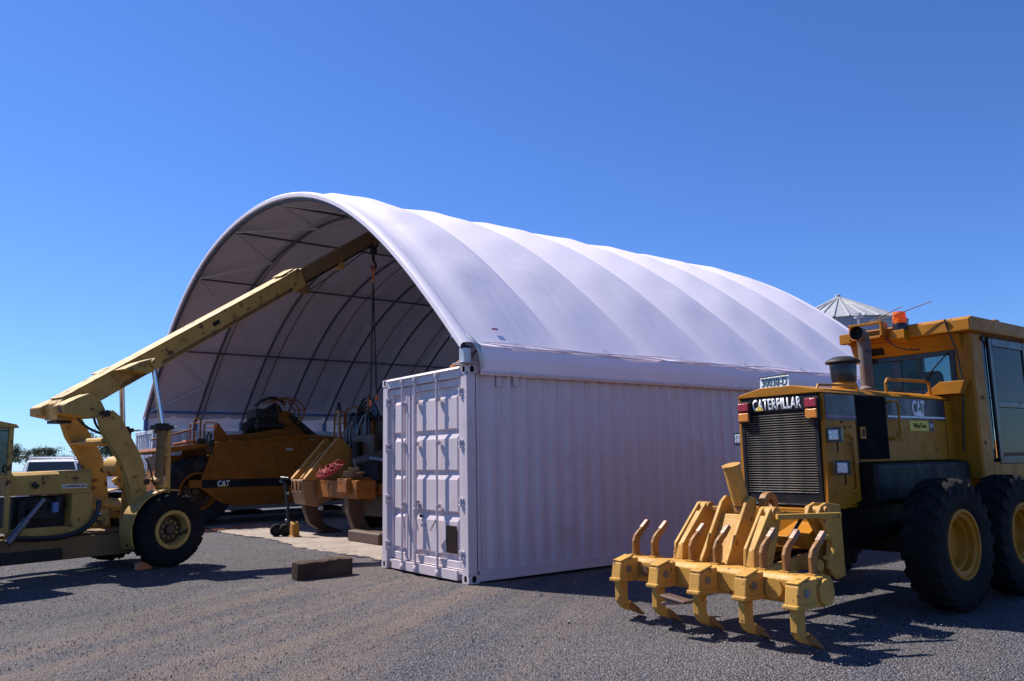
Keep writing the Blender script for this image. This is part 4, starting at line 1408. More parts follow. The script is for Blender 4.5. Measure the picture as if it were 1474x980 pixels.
k('sheave_bracket', KY, lambda b: b.obox(B1 + bd * 1.28 - bu * .22, (.13, .22, .16), Matrix.Rotation(R(-33), 3, 'Y')), inn, bevel=.01)
k('cover_plate', KY, lambda b: b.beam(B1 - bd * .42 + bu * .215, B1 - bd * .06 + bu * .225, .30, .03), boom, bevel=.006)
k('cover_plate', KY, lambda b: b.beam(B1 + bd * .05 + bu * .142, B1 + bd * .40 + bu * .142, .24, .02), inn, bevel=.006)
# boom lugs and pivot box
LUG = [CP(x, y, .55) for x, y in ((178, 531), (200, 521), (222, 515), (227, 524), (224, 534), (214, 537), (204, 534), (190, 534))]
CHK = [CP(x, y, .58) for x, y in ((92, 582), (112, 572), (128, 566), (146, 578), (152, 590), (148, 601), (130, 602), (92, 594))]
for sd in (-1, 1):
    k('cylinder_lug', KY, sp(LUG, sd * .39, .36), boom, bevel=.012)
    k('pivot_cheek', KY, sp(CHK, sd * .40, .38), boom, bevel=.014)
    k('pivot_pin', 'engine_dark', lambda b: b.cyl(kp(CHK[5][0], sd * .72, CHK[5][1] + .06), kp(CHK[5][0], sd * .2, CHK[5][1] + .06), .055, n=14), boom)
# mast arms: pairs of curved plates
ARM = [(140, 600), (160, 590), (172, 600), (186, 628), (199, 652), (206, 675), (209, 712), (214, 770), (188, 772), (186, 720), (181, 690), (172, 665), (160, 645), (148, 625)]
AP_ = [CP(x, y, .62) for x, y in ARM]
for sd in (1, -1):
    arm = k('mast_arm', KY, sp(AP_, sd * .62, .12), bevel=.012)
    k('arm_flange', KY, lambda b: b.tube([kp(s, sd * .62, z) for s, z in AP_[9:14] + AP_[:1]], .022, 6), arm, smooth=True)
k('cross_tube', KY, lambda b: (b.cyl(kp(-.78, -.56, 2.02), kp(-.78, .56, 2.02), .07, n=14), b.box(-.95, -.62, -.55, .55, 1.99, 2.02)), bevel=.006)
k('cross_tube', KY, lambda b: b.cyl(kp(-.28, -.57, 1.0), kp(-.28, .57, 1.0), .09, n=14), smooth=True)
k('arm_bush', 'engine_dark', lambda b: b.cyl(kp(-.25, .68, 1.36), kp(-.25, .695, 1.36), .05, n=14))
k('winch_drum', KY, lambda b: (b.cyl(kp(-.36, -.22, 1.62), kp(-.36, .30, 1.62), .17, n=20), b.cyl(kp(-.36, .30, 1.62), kp(-.36, .33, 1.62), .24, n=20)), smooth=True)
k('winch_bracket', KY, sp([(-.46, .7), (-.34, .7), (-.32, 1.66), (-.44, 1.66)], .30, .03))
# lift cylinders
for sd in (-1, 1):
    cyl_ = k('lift_cylinder', 'crane_boom_rust', lambda b: b.cyl(kp(-.02, sd * .64, 1.30), kp(.0, sd * .64, 2.26), .072, n=18), smooth=True)
    k('gland', 'engine_dark', lambda b: (b.cyl(kp(.0, sd * .64, 2.20), kp(.0, sd * .64, 2.32), .115, n=18), b.box(-.16, .16, -sd * .64 - .10, -sd * .64 + .10, 2.22, 2.29)), cyl_, bevel=.01)
    k('piston_rod', 'chrome', lambda b: b.cyl(kp(.0, sd * .64, 2.32), kp(-.14, sd * .52, 3.32), .045, n=16), cyl_, smooth=True)
    k('rod_eye', KY, lambda b: b.cyl(kp(-.14, sd * .40, 3.33), kp(-.14, sd * .64, 3.33), .09, n=16), cyl_, smooth=True)
    k('guard_strip', KY, lambda b: b.beam(kp(.15, sd * .64, 1.0), kp(.12, sd * .64, 2.24), .05, .07, (1, 0, 0)), bevel=.006)
    k('guard_pin', 'galv', lambda b: b.cyl(kp(.06, sd * .60, 2.24), kp(.30, sd * .60, 2.26), .018, n=8))
    k('axle_arm', KY, lambda b: b.beam(kp(-.10, sd * .64, 1.42), kp(.12, sd * .58, 1.18), .10, .16, (0, 1, 0)), bevel=.02)
# fender and axle
for sd in (1, -1):
    pts = arc((0, .60), .635, 75, 205, 14, lambda a, c: (a, c))
    pts2 = arc((0, .60), .615, 205, 75, 14, lambda a, c: (a, c))
    k('mudguard', KY, sp(pts + pts2, sd * .80, .36))
k('front_axle', 'engine_dark', lambda b: b.beam(kp(0, -.80, .585), kp(0, .80, .585), .24, .28), bevel=.02)
kw_ = wheel_meshes(.588, .36, .30, 20, 'hub', KY, 'tyre')
for (s, off) in ((.03, .90), (.03, -.90), (-3.3, .85), (-3.3, -.85)):
    add_wheel(kw_, crane, (s, -off, .586), 0 if off > 0 else math.pi, rnd.random())
k('rear_axle', 'engine_dark', lambda b: b.beam(kp(-3.3, -.72, .585), kp(-3.3, .72, .585), .2, .22), bevel=.02)
# chassis and engine
k('chassis', 'crane_boom_rust', lambda b: (b.prism([(-3.9, .42), (-3.9, .66), (-.9, .56), (.2, .56), (.2, .27), (-.5, .24), (-3.9, .24)], 1, -.55, -.43), b.prism([(-3.9, .42), (-3.9, .66), (-.9, .56), (.2, .56), (.2, .27), (-.5, .24), (-3.9, .24)], 1, .43, .55)), bevel=.008)  # dark boom paint stands in for shade on the yellow chassis
k('chassis_step', 'engine_dark', lambda b: b.box(-2.4, -1.5, -.66, -.552, .26, .42), bevel=.01)
hd = k('engine_hood', KY, lambda b: (b.prism([(-.40, 1.30), (.40, 1.30), (.42, 1.48), (.30, 1.55), (-.30, 1.55), (-.42, 1.48)], 0, -2.20, -1.02) if False else None, b.add(
    [(-2.25, y, z) for y, z in ((-.50, 1.22), (.50, 1.22), (.50, 1.50), (.42, 1.545), (-.42, 1.545), (-.50, 1.50))] + [(-1.04, y, z) for y, z in ((-.50, 1.22), (.50, 1.22), (.50, 1.53), (.42, 1.575), (-.42, 1.575), (-.50, 1.53))],
    [(0, 1, 2, 3, 4, 5), (11, 10, 9, 8, 7, 6)] + [(i, 6 + i, 6 + (i + 1) % 6, (i + 1) % 6) for i in range(6)])), bevel=.012)
k('radiator_shell', KY, lambda b: b.box(-1.34, -1.02, -.52, .52, .66, 1.219), bevel=.012)
k('engine_block', 'engine_dark', lambda b: (b.box(-2.1, -1.36, -.34, .34, .66, 1.18), b.cyl(kp(-1.62, .40, 1.06), kp(-1.62, .34, 1.06), .11, n=16), b.box(-1.9, -1.5, -.44, -.34, .85, 1.0), b.cyl(kp(-2.0, .42, .8), kp(-2.0, .42, 1.15), .05, n=10), b.cyl(kp(-1.5, .42, 1.0), kp(-1.5, .42, 1.19), .06, n=10)), bevel=.015)
k('oil_filter', 'blue_steel', lambda b: b.cyl(kp(-1.56, .47, .95), kp(-1.56, .47, 1.10), .055, n=14), smooth=True)
k('side_plate', KY, lambda b: b.box(-2.25, -1.35, -.53, -.50, .60, .74), bevel=.005)
k('side_plate', KY, lambda b: b.box(-1.42, -1.28, -.55, -.525, .60, .68), bevel=.005)
bdg = k('badge', 'galv', lambda b: b.box(-1.50, -1.12, -.508, -.501, 1.30, 1.36))
lt = lettering('lettering', 'CHAMBERLAIN', (-1.49, -.5085, 1.312), (1, 0, 0), (0, 0, 1), .36, .036, .0, 'engine_dark', bdg, (0, 0, 0), bold=.02)
k('exhaust_pipe', 'engine_dark', lambda b: b.cyl(kp(-1.92, .52, 1.39), kp(-1.86, .56, 1.33), .035, n=10))
k('ram', 'steel_grey', lambda b: (b.cyl(kp(-2.20, .62, .62), kp(-1.78, .60, 1.16), .035, n=12), b.cyl(kp(-2.24, .62, .56), kp(-2.0, .61, .88), .05, n=12)), smooth=True)
k('hydraulic_hose', 'rubber_hose', lambda b: b.tube(bez(kp(-.95, .56, 1.1), kp(-.95, .62, .5), kp(-1.6, .6, .55), kp(-2.2, .58, .62)), .04, 8), smooth=True)
k('hydraulic_hose', 'rubber_hose', lambda b: b.tube(bez(kp(-1.28, .3, 2.5), kp(-1.15, .35, 2.05), kp(-.6, .45, 2.2), kp(-.55, .5, 1.9)), .022, 8), smooth=True)
k('hydraulic_hose', 'rubber_hose', lambda b: b.tube(bez(kp(-1.0, .35, 2.4), kp(-.95, .4, 2.0), kp(-.5, .52, 2.2), kp(-.42, .54, 1.4)), .020, 8), smooth=True)
k('hydraulic_hose', 'orange_hose', lambda b: b.tube([kp(-.98 + .05 * math.sin(i * 1.3), .35 + .05 * math.cos(i * 2.1), 1.42 - i * .022) for i in range(12)], .022, 8), smooth=True)
k('valve_block', KY, lambda b: (b.box(-.98, -.70, -.42, -.1, .70, .95), b.box(-.96, -.8, -.40, .40, 1.05, 1.12)), bevel=.01)
k('valve_spool', 'chrome', lambda b: b.cyl(kp(-.95, .42, .88), kp(-.86, .46, .88), .03, n=10))
k('deck', 'crane_boom_rust', lambda b: b.box(-1.0, .1, -.42, .42, .57, .60))
# cab frame
for (s, off) in ((-2.27, .58), (-2.27, -.58), (-3.4, .58), (-3.4, -.58)):
    k('cab_post', KY, lambda b: b.beam(kp(s, off, .70), kp(s - .02, off, 2.20), .06, .06, (1, 0, 0)), bevel=.006)
k('cab_roof', KY, lambda b: b.prism([(-3.5, 2.20), (-2.20, 2.20), (-2.24, 2.25), (-2.55, 2.31), (-3.4, 2.30)], 1, -.64, .64), bevel=.01)
k('cab_rail', KY, lambda b: (b.beam(kp(-3.4, .58, 1.50), kp(-2.30, .58, 1.50), .05, .05), b.beam(kp(-3.4, .58, .74), kp(-2.3, .58, .74), .05, .08), b.beam(kp(-2.27, -.55, 1.52), kp(-2.27, .55, 1.52), .05, .05)), bevel=.005)
k('cab_window', 'glass', lambda b: b.box(-3.36, -2.31, -.584, -.578, 1.53, 2.19))
k('cab_window', 'glass', lambda b: b.box(-2.283, -2.277, -.55, .55, 1.55, 2.19))
k('cab_door', KY, lambda b: b.prism([(-3.36, .80), (-2.85, .80), (-2.72, 1.10), (-2.70, 1.47), (-3.36, 1.47)], 1, -.60, -.575), bevel=.006)
k('operator_seat', 'seat_cloth', lambda b: (b.box(-3.2, -2.75, -.25, .25, 1.0, 1.12), b.box(-3.3, -3.18, -.25, .25, 1.1, 1.65)), bevel=.03)
k('steering_wheel', 'black_plastic', lambda b: (b.tube([kp(-2.55 + .09 * math.cos(t), .19 * math.sin(t), 1.50 + .16 * math.cos(t)) for t in [i * .3142 for i in range(20)]], .014, 6, closed=True), b.cyl(kp(-2.55, 0, 1.5), kp(-2.35, 0, 1.1), .025, n=8)))
k('counterweight', KY, lambda b: b.box(-4.2, -3.9, -.55, .55, .4, 1.0), bevel=.03)
# hook block hanging from the boom head
HT = B1 + bd * 2.60 - bu * .10
W_ = lambda p: p
hkp = HT + Vector((0, 0, 0))
hb = k('hook_block', 'engine_dark', lambda b: (b.box(hkp.x - .05, hkp.x + .05, hkp.y - .07, hkp.y + .07, hkp.z - .34, hkp.z - .02), b.cyl((hkp.x, hkp.y - .09, hkp.z - .10), (hkp.x, hkp.y + .09, hkp.z - .10), .09, n=16), b.cyl((hkp.x, hkp.y, hkp.z - .50), (hkp.x, hkp.y, hkp.z - .32), .035, n=10)), bevel=.01)
hc = (hkp.x, hkp.z - .60)
hk = k('hook', 'engine_dark', lambda b: b.tube(arc(hc, .085, 95, -190, 18, lambda a, c: (a, hkp.y, c)), [.026] * 12 + [.024, .022, .02, .018, .014, .010, .006], 8), hb, smooth=True)
k('wire_rope', 'engine_dark', lambda b: b.tube([B1 + bd * .10 - bu * .36, B1 + bd * 1.3 - bu * .30, B1 + bd * 2.5 - bu * .20], .012, 6), inn)

# lifting chain hung over the hook
HW = CO + CD * hkp.x - CAXV * 0 + Vector((0, 0, hkp.z - .64))
ch = thing('lifting_chain', 'black lifting chain sling with orange hook hanging from crane hook', 'chain', (HW.x, HW.y, HW.z))
b = MB()
b.tube([(0, 0, .03), (.035, 0, 0), (.045, 0, -.10), (.03, 0, -.2), (0, 0, -.23), (-.03, 0, -.2), (-.045, 0, -.10), (-.035, 0, 0)], .018, 8, closed=True)
b.build('master_link', 'orange_strap', ch, smooth=True)
b = MB()
b.box(-.03, .03, -.02, .02, -.38, -.23)
b.build('shortener', 'orange_strap', ch, bevel=.01)
for (dx, dy, zl) in ((.05, .08, 2.62), (-.03, -.03, 2.75)):
    b = MB()
    n = 46
    for i in range(n):
        t0, t1 = i / n, (i + 1.25) / n
        p0, p1 = Vector((dx * t0, dy * t0, -.36 - zl * t0)), Vector((dx * t1, dy * t1, -.36 - zl * t1))
        side_ = Vector((1, 0, 0)) if i % 2 else Vector((0, 1, 0))
        b.tube([p0, p0 + side_ * .016 - Vector((0, 0, .015)), p1 + side_ * .016 + Vector((0, 0, .015)), p1, p1 - side_ * .016 + Vector((0, 0, .015)), p0 - side_ * .016 - Vector((0, 0, .015))], .008, 5, closed=True)
    tag(b.build('chain_leg', 'engine_dark', ch), kind='stuff')
    b = MB()
    b.box(dx - .045, dx + .045, dy - .025, dy + .025, -.36 - zl - .16, -.36 - zl - .02)
    b.build('chain_hook', 'orange_strap', ch, bevel=.015)

# lines along the boom, weld beads, hood rivets and faded decals
for (dz, dy) in ((-.10, .206), (-.135, .206)):
    k('hydraulic_pipe', 'engine_rusty', lambda b: b.tube([B0 + bd * .9 + bu * dz - Vector((0, dy, 0)), B1 - bd * .35 + bu * dz - Vector((0, dy, 0))], .010, 6), boom, smooth=True)
for t_ in (.9, 2.0, 3.1, 4.2):
    k('pipe_clip', KY, lambda b: b.beam(B0 + bd * t_ - bu * .06 - Vector((0, .208, 0)), B0 + bd * (t_ + .05) - bu * .06 - Vector((0, .208, 0)), .012, .10), boom)
for t_ in (1.45, 3.55):
    k('weld_seam', KY, lambda b: b.beam(B0 + bd * t_, B0 + bd * (t_ + .018), .412, .352), boom, bevel=.004)
k('decal', 'black_paint', lambda b: b.beam(B0 + bd * 3.0 + bu * .03 - Vector((0, .2005, 0)), B0 + bd * 3.16 + bu * .03 - Vector((0, .2005, 0)), .003, .08), boom)
for i in range(9):
    k('rivet', KY, lambda b: b.cyl(kp(-2.2 + i * .135, .501, 1.26), kp(-2.2 + i * .135, .508, 1.26), .010, n=6))
k('hydraulic_hose', 'rubber_hose', lambda b: b.tube(bez(kp(-.30, .70, 1.75), kp(-.15, .75, 1.5), kp(-.2, .72, 1.2), kp(-.05, .70, 1.36)), .014, 6), smooth=True)

# ================================================================== SCRAPER
SY = 'scraper_yellow'
SX = -13.3                                   # plane of its near side
scr = thing('scraper', 'yellow earthmoving scraper with black striped bowl parked inside the dome', 'scraper', (-14.9, 2.5, 0))
OS = (-14.9, 2.5, 0)


def c(name, m, fn, parent=scr, **kw):
    b = MB(OS)
    fn(b)
    return b.build(name, m, parent, **kw)


BP = [(.29, 1.0), (.29, 1.26), (.44, 1.70), (.62, 2.24), (.95, 2.27), (3.1, 2.38), (3.3, 2.30), (4.8, 2.28), (5.6, 1.7), (5.6, .55), (1.25, .50), (.80, .62), (.5, .85)]
bowl_ = c('bowl_side', SY, lambda b: b.prism(BP, 0, SX - .10, SX), bevel=.015)
c('bowl_side', SY, lambda b: b.prism(BP, 0, -16.5, -16.4), bevel=.015)
c('bowl_rib', SY, lambda b: b.box(SX, SX + .05, .70, .90, 1.68, 2.12), bowl_, bevel=.008)
c('bowl_rib', SY, lambda b: b.box(SX, SX + .04, 3.05, 3.2, 1.3, 2.3), bowl_, bevel=.008)
c('bowl_rib', SY, lambda b: b.box(SX, SX + .04, .62, 5.5, .80, .86), bowl_, bevel=.008)
c('bowl_floor', SY, lambda b: b.box(-16.4, SX - .1, 1.3, 5.6, .55, .70))
c('tail_gate', SY, lambda b: b.box(-16.4, SX - .1, 1.2, 1.35, .6, 2.1), bevel=.01)
sp_ = c('stripe', 'black_paint', lambda b: b.prism([(.292, 1.02), (.292, 1.235), (3.0, 1.225), (3.0, 1.01)], 0, SX, SX + .006), bowl_)
lettering('lettering', 'CAT', (SX + .007, .70, 1.045), (0, 1, 0), (0, 0, 1), .34, .16, .0, 'white_paint_sign', bowl_, OS, bold=.04)
c('emblem_triangle', 'yellow_sign', lambda b: b.prism([(.80, 1.045), (.94, 1.045), (.87, 1.11)], 0, SX + .010, SX + .013), bowl_)
c('hub_block', SY, lambda b: b.box(SX - .35, SX + .02, .02, .30, 1.03, 1.24), bevel=.02)
c('maker_plate', 'galv', lambda b: b.box(SX, SX + .006, 2.60, 2.78, 2.0, 2.06), bowl_)
# bowl top rail, dented lip
c('bowl_lip', SY, lambda b: b.tube([(SX - .02, .95, 2.27), (SX - .02, 1.6, 2.18), (SX - .02, 2.3, 2.34), (SX - .02, 3.1, 2.40), (SX - .02, 4.6, 2.30)], .07, 8), smooth=True)
c('push_arm', SY, lambda b: b.prism([(.95, 2.25), (1.05, 2.45), (1.8, 2.50), (2.4, 2.62), (3.0, 2.60), (3.2, 2.40), (2.2, 2.28)], 0, SX - .6, SX - .35), bevel=.02)
# rear platform with handrails
c('platform', SY, lambda b: b.prism([(-.75, 2.02), (-.55, 1.95), (.35, 2.12), (.58, 2.12), (.58, 2.20), (.3, 2.20), (-.70, 2.10)], 0, -16.3, SX - .12), bevel=.01)
c('handrail', SY, lambda b: b.tube([(SX - .2, -.98, 2.30), (SX - .2, .02, 2.58), (SX - .2, .10, 2.62), (SX - .2, .10, 2.15)], .025, 8), smooth=True)
for (y0, y1, z1) in ((.10, .26, 2.88), (.36, .64, 2.78)):
    c('handrail', SY, lambda b: b.tube([(SX - .2, y0, 2.15), (SX - .2, y0, z1 - .04), (SX - .2, y0 + .03, z1), (SX - .2, y1 - .03, z1), (SX - .2, y1, z1 - .04), (SX - .2, y1, 2.15)], .022, 8), smooth=True)
    c('handrail', SY, lambda b: b.tube([(SX - .2, y1, z1 - .1), (SX - 1.2, y1, z1 - .1), (SX - 1.2, y1, 2.15)], .02, 8), smooth=True)
c('guard_panel', SY, lambda b: b.prism([(.66, 2.2), (.70, 2.78), (.74, 2.78), (1.15, 2.25)], 0, SX - .32, SX - .26), bevel=.006)
c('valve_cluster', 'engine_dark', lambda b: (b.box(SX - .3, SX - .08, .16, .40, 2.2, 2.34), b.cyl((SX - .1, .48, 2.2), (SX - .1, .52, 2.48), .035, n=8), b.box(SX - .14, SX - .02, .46, .60, 2.14, 2.3)), bevel=.01)
c('hydraulic_hose', 'rubber_hose', lambda b: b.tube(bez((SX - .05, .46, 2.5), (SX, .3, 2.4), (SX, .45, 2.1), (SX - .02, .58, 1.9)), .03, 8), smooth=True)
c('tool_tray', 'orange_hose', lambda b: (b.box(SX - .6, SX - .22, -.1, .32, 2.21, 2.30), b.cyl((SX - .3, -.4, 2.18), (SX - .3, .1, 2.26), .04, n=8)), bevel=.01)
sw_ = wheel_meshes(.94, .74, .50, 22, 'hub', SY, 'tyre_dusty')
add_wheel(sw_, scr, (SX - .52 + 14.9, .27 - 2.5, .938), R(90), .2)
add_wheel(sw_, scr, (-16.0 + 14.9, .27 - 2.5, .938), R(-90), .6)
add_wheel(sw_, scr, (SX - .52 + 14.9, 8.3 - 2.5, .938), R(90), .9)
add_wheel(sw_, scr, (-16.0 + 14.9, 8.3 - 2.5, .938), R(-90), .4)
c('axle', 'engine_dark', lambda b: (b.cyl((-15.7, .27, .94), (SX - .7, .27, .94), .2, n=12), b.cyl((-15.7, 8.3, .94), (SX - .7, 8.3, .94), .2, n=12)))
c('rear_frame', SY, lambda b: b.box(-15.6, -14.2, -.6, 1.3, .8, 1.9), bevel=.03)
c('tractor_body', SY, lambda b: b.prism([(7.2, .8), (7.2, 2.0), (8.0, 2.2), (9.8, 2.1), (10.0, 1.2), (9.6, .8)], 0, -15.6, -14.1), bevel=.03)
c('draft_neck', SY, lambda b: b.prism([(5.4, 1.2), (5.4, 1.7), (6.4, 2.7), (7.4, 2.6), (7.5, 2.0), (6.8, 2.1), (6.0, 1.4)], 0, -15.1, -14.6), bevel=.03)
# apron engine and wire cage rising out of the bowl
ey = c('engine', 'engine_dark', lambda b: (b.box(-15.0, -14.0, 2.0, 2.9, 2.55, 3.15), b.cyl((-14.4, 1.75, 2.6), (-14.4, 2.75, 3.30), .20, n=16), b.box(-14.6, -13.9, 1.9, 2.6, 2.95, 3.22), b.cyl((-13.9, 1.9, 2.72), (-13.9, 2.7, 2.72), .10, n=12), b.box(-14.2, -13.8, 2.2, 2.9, 2.3, 2.55)), bevel=.03)
c('engine_mount', SY, lambda b: (b.prism([(2.5, 2.35), (2.75, 3.05), (3.05, 3.05), (3.55, 2.45), (3.3, 2.3)], 0, -14.35, -13.95), b.cyl((-14.5, 2.8, 2.95), (-13.9, 2.8, 2.95), .22, n=16)), bevel=.02)
c('strut', 'engine_dark', lambda b: b.beam((-13.9, 2.9, 3.05), (-13.9, 3.75, 2.38), .12, .14), bevel=.01)
c('strut', 'engine_dark', lambda b: b.beam((-14.3, 1.7, 2.55), (-14.3, 2.4, 2.30), .10, .12), bevel=.01)
cage = [(2.35, 3.42), (2.75, 3.56), (3.10, 3.50), (3.35, 3.22), (3.28, 2.98), (3.12, 2.80)]
for x in (-14.6, -14.2, -13.8):
    c('cage_bar', SY, lambda b: b.tube([(x, y, z) for y, z in cage], .022, 6), smooth=True)
for (y, z) in cage[:-1]:
    c('cage_bar', SY, lambda b: b.tube([(-14.6, y, z), (-13.8, y, z)], .018, 6))
for i in range(4):
    y = 2.45 + i * .2
    c('cage_bar', SY, lambda b: b.tube([(-13.8, y, 3.45 + .05 * math.sin(i)), (-13.8, y + .12, 3.0)], .012, 6))
c('air_hose', 'rubber_hose', lambda b: b.tube(bez((-14.0, 1.9, 3.3), (-13.8, 2.2, 3.6), (-13.8, 2.5, 3.6), (-13.9, 2.75, 3.35)), .045, 8), smooth=True)

# ================================================================== DOZER
DZ = 'dozer_yellow'
doz = thing('bulldozer', 'rusty yellow bulldozer with raised rear ripper frame half hidden by the white container doors', 'bulldozer', (-7.9, 4.0, 0))
OD = (-7.9, 4.0, 0)


def z_(name, m, fn, parent=doz, **kw):
    b = MB(OD)
    fn(b)
    return b.build(name, m, parent, **kw)


# ripper frame: cross beam, shank pockets, raking side plates
beam_ = z_('ripper_beam', 'dozer_yellow', lambda b: b.prism([(-8.62, .86), (-6.45, .86), (-6.45, 1.24), (-8.62, 1.24)], 1, 1.50, 1.95), bevel=.02)
pk1 = z_('shank_pocket', 'dozer_bare', lambda b: b.prism([(1.22, .96), (1.30, .70), (1.60, .62), (1.98, .80), (1.98, 1.25), (1.20, 1.25)], 0, -9.32, -8.66), bevel=.025)
for x in (-9.22, -8.98, -8.76):
    z_('wear_bar', DZ, lambda b: b.box(x - .02, x + .02, 1.18, 1.21, 1.0, 1.22), pk1, bevel=.006)
z_('shank_pocket', DZ, lambda b: b.prism([(1.40, .98), (1.98, .80), (1.98, 1.30), (1.40, 1.28)], 0, -7.2, -6.72), bevel=.02)
for (x, y0) in ((-9.30, 1.20), (-8.62, 1.22)):
    z_('ripper_plate', 'dozer_plate', lambda b: b.prism([(y0, 1.25), (y0 + .03, 1.30), (2.0, 2.17), (2.06, 2.20), (2.15, 2.15), (2.42, 1.9), (2.45, .9), (2.0, .84), (1.5, 1.24)], 0, x - .075, x + .075), bevel=.014)
z_('ripper_cover', 'dozer_plate', lambda b: b.prism([(1.32, 1.27), (1.72, 1.75), (1.82, 1.86), (2.05, 1.86), (2.05, 1.27)], 0, -9.10, -9.02), bevel=.01)
z_('ripper_cylinder', 'steel_grey', lambda b: (b.cyl((-7.4, 1.9, 1.62), (-7.4, 3.2, 1.95), .09, n=14), b.cyl((-7.0, 2.1, 1.70), (-6.1, 2.3, 1.60), .05, n=12)), smooth=True)
for (x, yt, yb) in ((-8.98, 1.35, 1.70), (-6.98, 1.5, 1.75)):
    sh = z_('ripper_shank', 'engine_rusty', lambda b: b.prism([(yt, .95), (yt + .36, .95), (yt + .40, .50), (yt + .52, .22), (yb + .55, .06), (yb + .5, .03), (yb + .1, .06), (yt + .16, .24), (yt + .04, .55)], 0, x - .10, x + .10), bevel=.015)  # dark rust colour also puts shadow on the shanks
    z_('shank_tip', 'engine_rusty', lambda b: b.prism([(yb + .15, .18), (yb + .62, .03), (yb + .60, .004), (yb + .02, .02)], 0, x - .13, x + .13), sh, bevel=.01)
z_('pin', 'galv', lambda b: b.cyl((-8.58, 1.62, .60), (-8.50, 1.62, .60), .05, n=12))
# tractor body, set askew of the ripper towards the shed's middle
BX = -.75


def zb(name, m, fn, **kw):
    b = MB(OD)
    fn(b)
    for v in b.v:
        v.x += BX
    return b.build(name, m, doz, **kw)


TP = [(2.9, .35), (3.1, .06), (6.4, .06), (6.9, .5), (6.6, 1.05), (4.2, 1.55), (3.1, 1.0)]
for x in (-9.35, -6.95):
    zb('track', 'engine_dark', lambda b: b.prism(TP, 0, x, x + .6), bevel=.03)
for x in (-9.05, -6.65):
    for i in range(9):
        zb('track_shoe', 'engine_dark', lambda b: b.box(x - .33, x + .33, 3.15 + i * .36, 3.40 + i * .36, .0, .06))
zb('rear_case', 'engine_rusty', lambda b: b.box(-8.72, -6.98, 2.5, 3.6, .7, 1.75), bevel=.04)
zb('fender', DZ, lambda b: b.box(-6.97, -6.3, 2.7, 4.2, 1.56, 1.68), bevel=.02)
zb('fender', DZ, lambda b: b.box(-9.4, -8.73, 2.7, 4.2, 1.56, 1.68), bevel=.02)
zb('fuel_tank', 'engine_rusty', lambda b: b.prism([(-9.35, 1.76), (-6.1, 1.76), (-6.0, 2.2), (-6.2, 2.55), (-7.2, 2.72), (-8.8, 2.68), (-9.3, 2.45)], 1, 2.95, 3.75), bevel=.06, seg=3)
zb('tank_strap', DZ, lambda b: b.box(-8.75, -8.6, 2.90, 2.95, 1.7, 2.6), bevel=.01)
zb('tank_strap', DZ, lambda b: b.box(-7.9, -7.75, 2.90, 2.95, 1.7, 2.6), bevel=.01)
zb('operator_platform', 'engine_dark', lambda b: b.box(-8.5, -6.4, 3.76, 4.6, 1.6, 1.8), bevel=.02)
zb('hood', DZ, lambda b: b.box(-8.3, -7.3, 4.7, 7.2, 1.2, 2.2), bevel=.05)
for y in (3.85, 4.85):
    for x in (-8.45, -6.5):
        zb('canopy_post', DZ, lambda b: b.beam((x, y, 1.8), (x, y, 2.75), .08, .08, (1, 0, 0)))
zb('blade', DZ, lambda b: b.sheet([[(-9.7 + 3.7 * i, 7.9 - .25 * math.sin(t * 1.5), .05 + t * .65) for i in (0, 1)] for t in (0, .5, 1, 1.5, 2)] + [[(-9.7 + 3.7 * i, 7.96 - .25 * math.sin(t * 1.5), .05 + t * .65) for i in (0, 1)] for t in (2, 1.5, 1, .5, 0)]))
for x in (-9.45, -6.25):
    zb('push_arm', DZ, lambda b: b.beam((x, 4.0, .6), (x, 7.9, .5), .12, .2))
# handrails, hoses, marker post
for (xa, xb, z1) in ((-9.95, -9.35, 2.90), (-9.25, -8.6, 2.98)):
    zb('handrail', DZ, lambda b: b.tube([(xa, 2.9, 1.8), (xa, 2.9, z1 - .05), (xa + .05, 2.9, z1), (xb - .05, 2.9, z1 + .02), (xb, 2.9, z1 - .04), (xb, 2.9, 1.8)], .025, 8), smooth=True)
zb('handrail', DZ, lambda b: b.tube([(-9.95, 2.9, 2.62), (-8.6, 2.9, 2.66)], .02, 8), smooth=True)
z_('post', 'dozer_bare', lambda b: b.tube([(-9.85, 2.7, 1.2), (-9.95, 2.7, 2.4), (-10.02, 2.7, 2.95)], [.06, .05, .045], 10), smooth=True)
z_('post_fitting', 'engine_dark', lambda b: (b.cyl((-10.16, 2.7, 2.97), (-9.90, 2.7, 2.97), .03, n=8), b.box(-10.06, -9.98, 2.66, 2.74, 2.95, 3.14), b.tube(bez((-9.94, 2.7, 2.95), (-9.8, 2.7, 2.95), (-9.8, 2.7, 2.8), (-9.9, 2.7, 2.78)), .012, 6)))
hr = random.Random(4)
for i in range(16):
    x0 = -9.3 + hr.uniform(0, 1.0)
    x1 = x0 + hr.uniform(-.3, .8)
    zt_ = 2.95 + hr.uniform(-.1, .35)
    ze_ = 1.2 + hr.uniform(-.3, .4)
    z_('hydraulic_hose', 'rubber_hose' if i % 3 else 'steel_grey', lambda b: b.tube(bez((x0, 2.92, 2.6), (x0 + .1, 2.55, zt_), (x1, 2.45, 2.3), (x1 - .2, 2.6, ze_)), .024, 8), smooth=True)
for i in range(4):
    z_('hydraulic_hose', 'rubber_hose', lambda b: b.tube(bez((-9.5 + i * .12, 2.95, 2.6), (-9.2 + i * .1, 2.9, 3.35 - i * .12), (-8.6, 2.9, 3.4 - i * .15), (-8.1, 2.9, 2.6)), .03, 8), smooth=True)
z_('hose_guide', DZ, lambda b: b.beam((-8.75, 2.9, 2.5), (-8.7, 2.9, 3.25), .08, .06, (1, 0, 0)), bevel=.01)
z_('valve_chest', 'engine_dark', lambda b: b.box(-9.1, -7.3, 2.42, 2.94, 1.2, 1.62), bevel=.03)
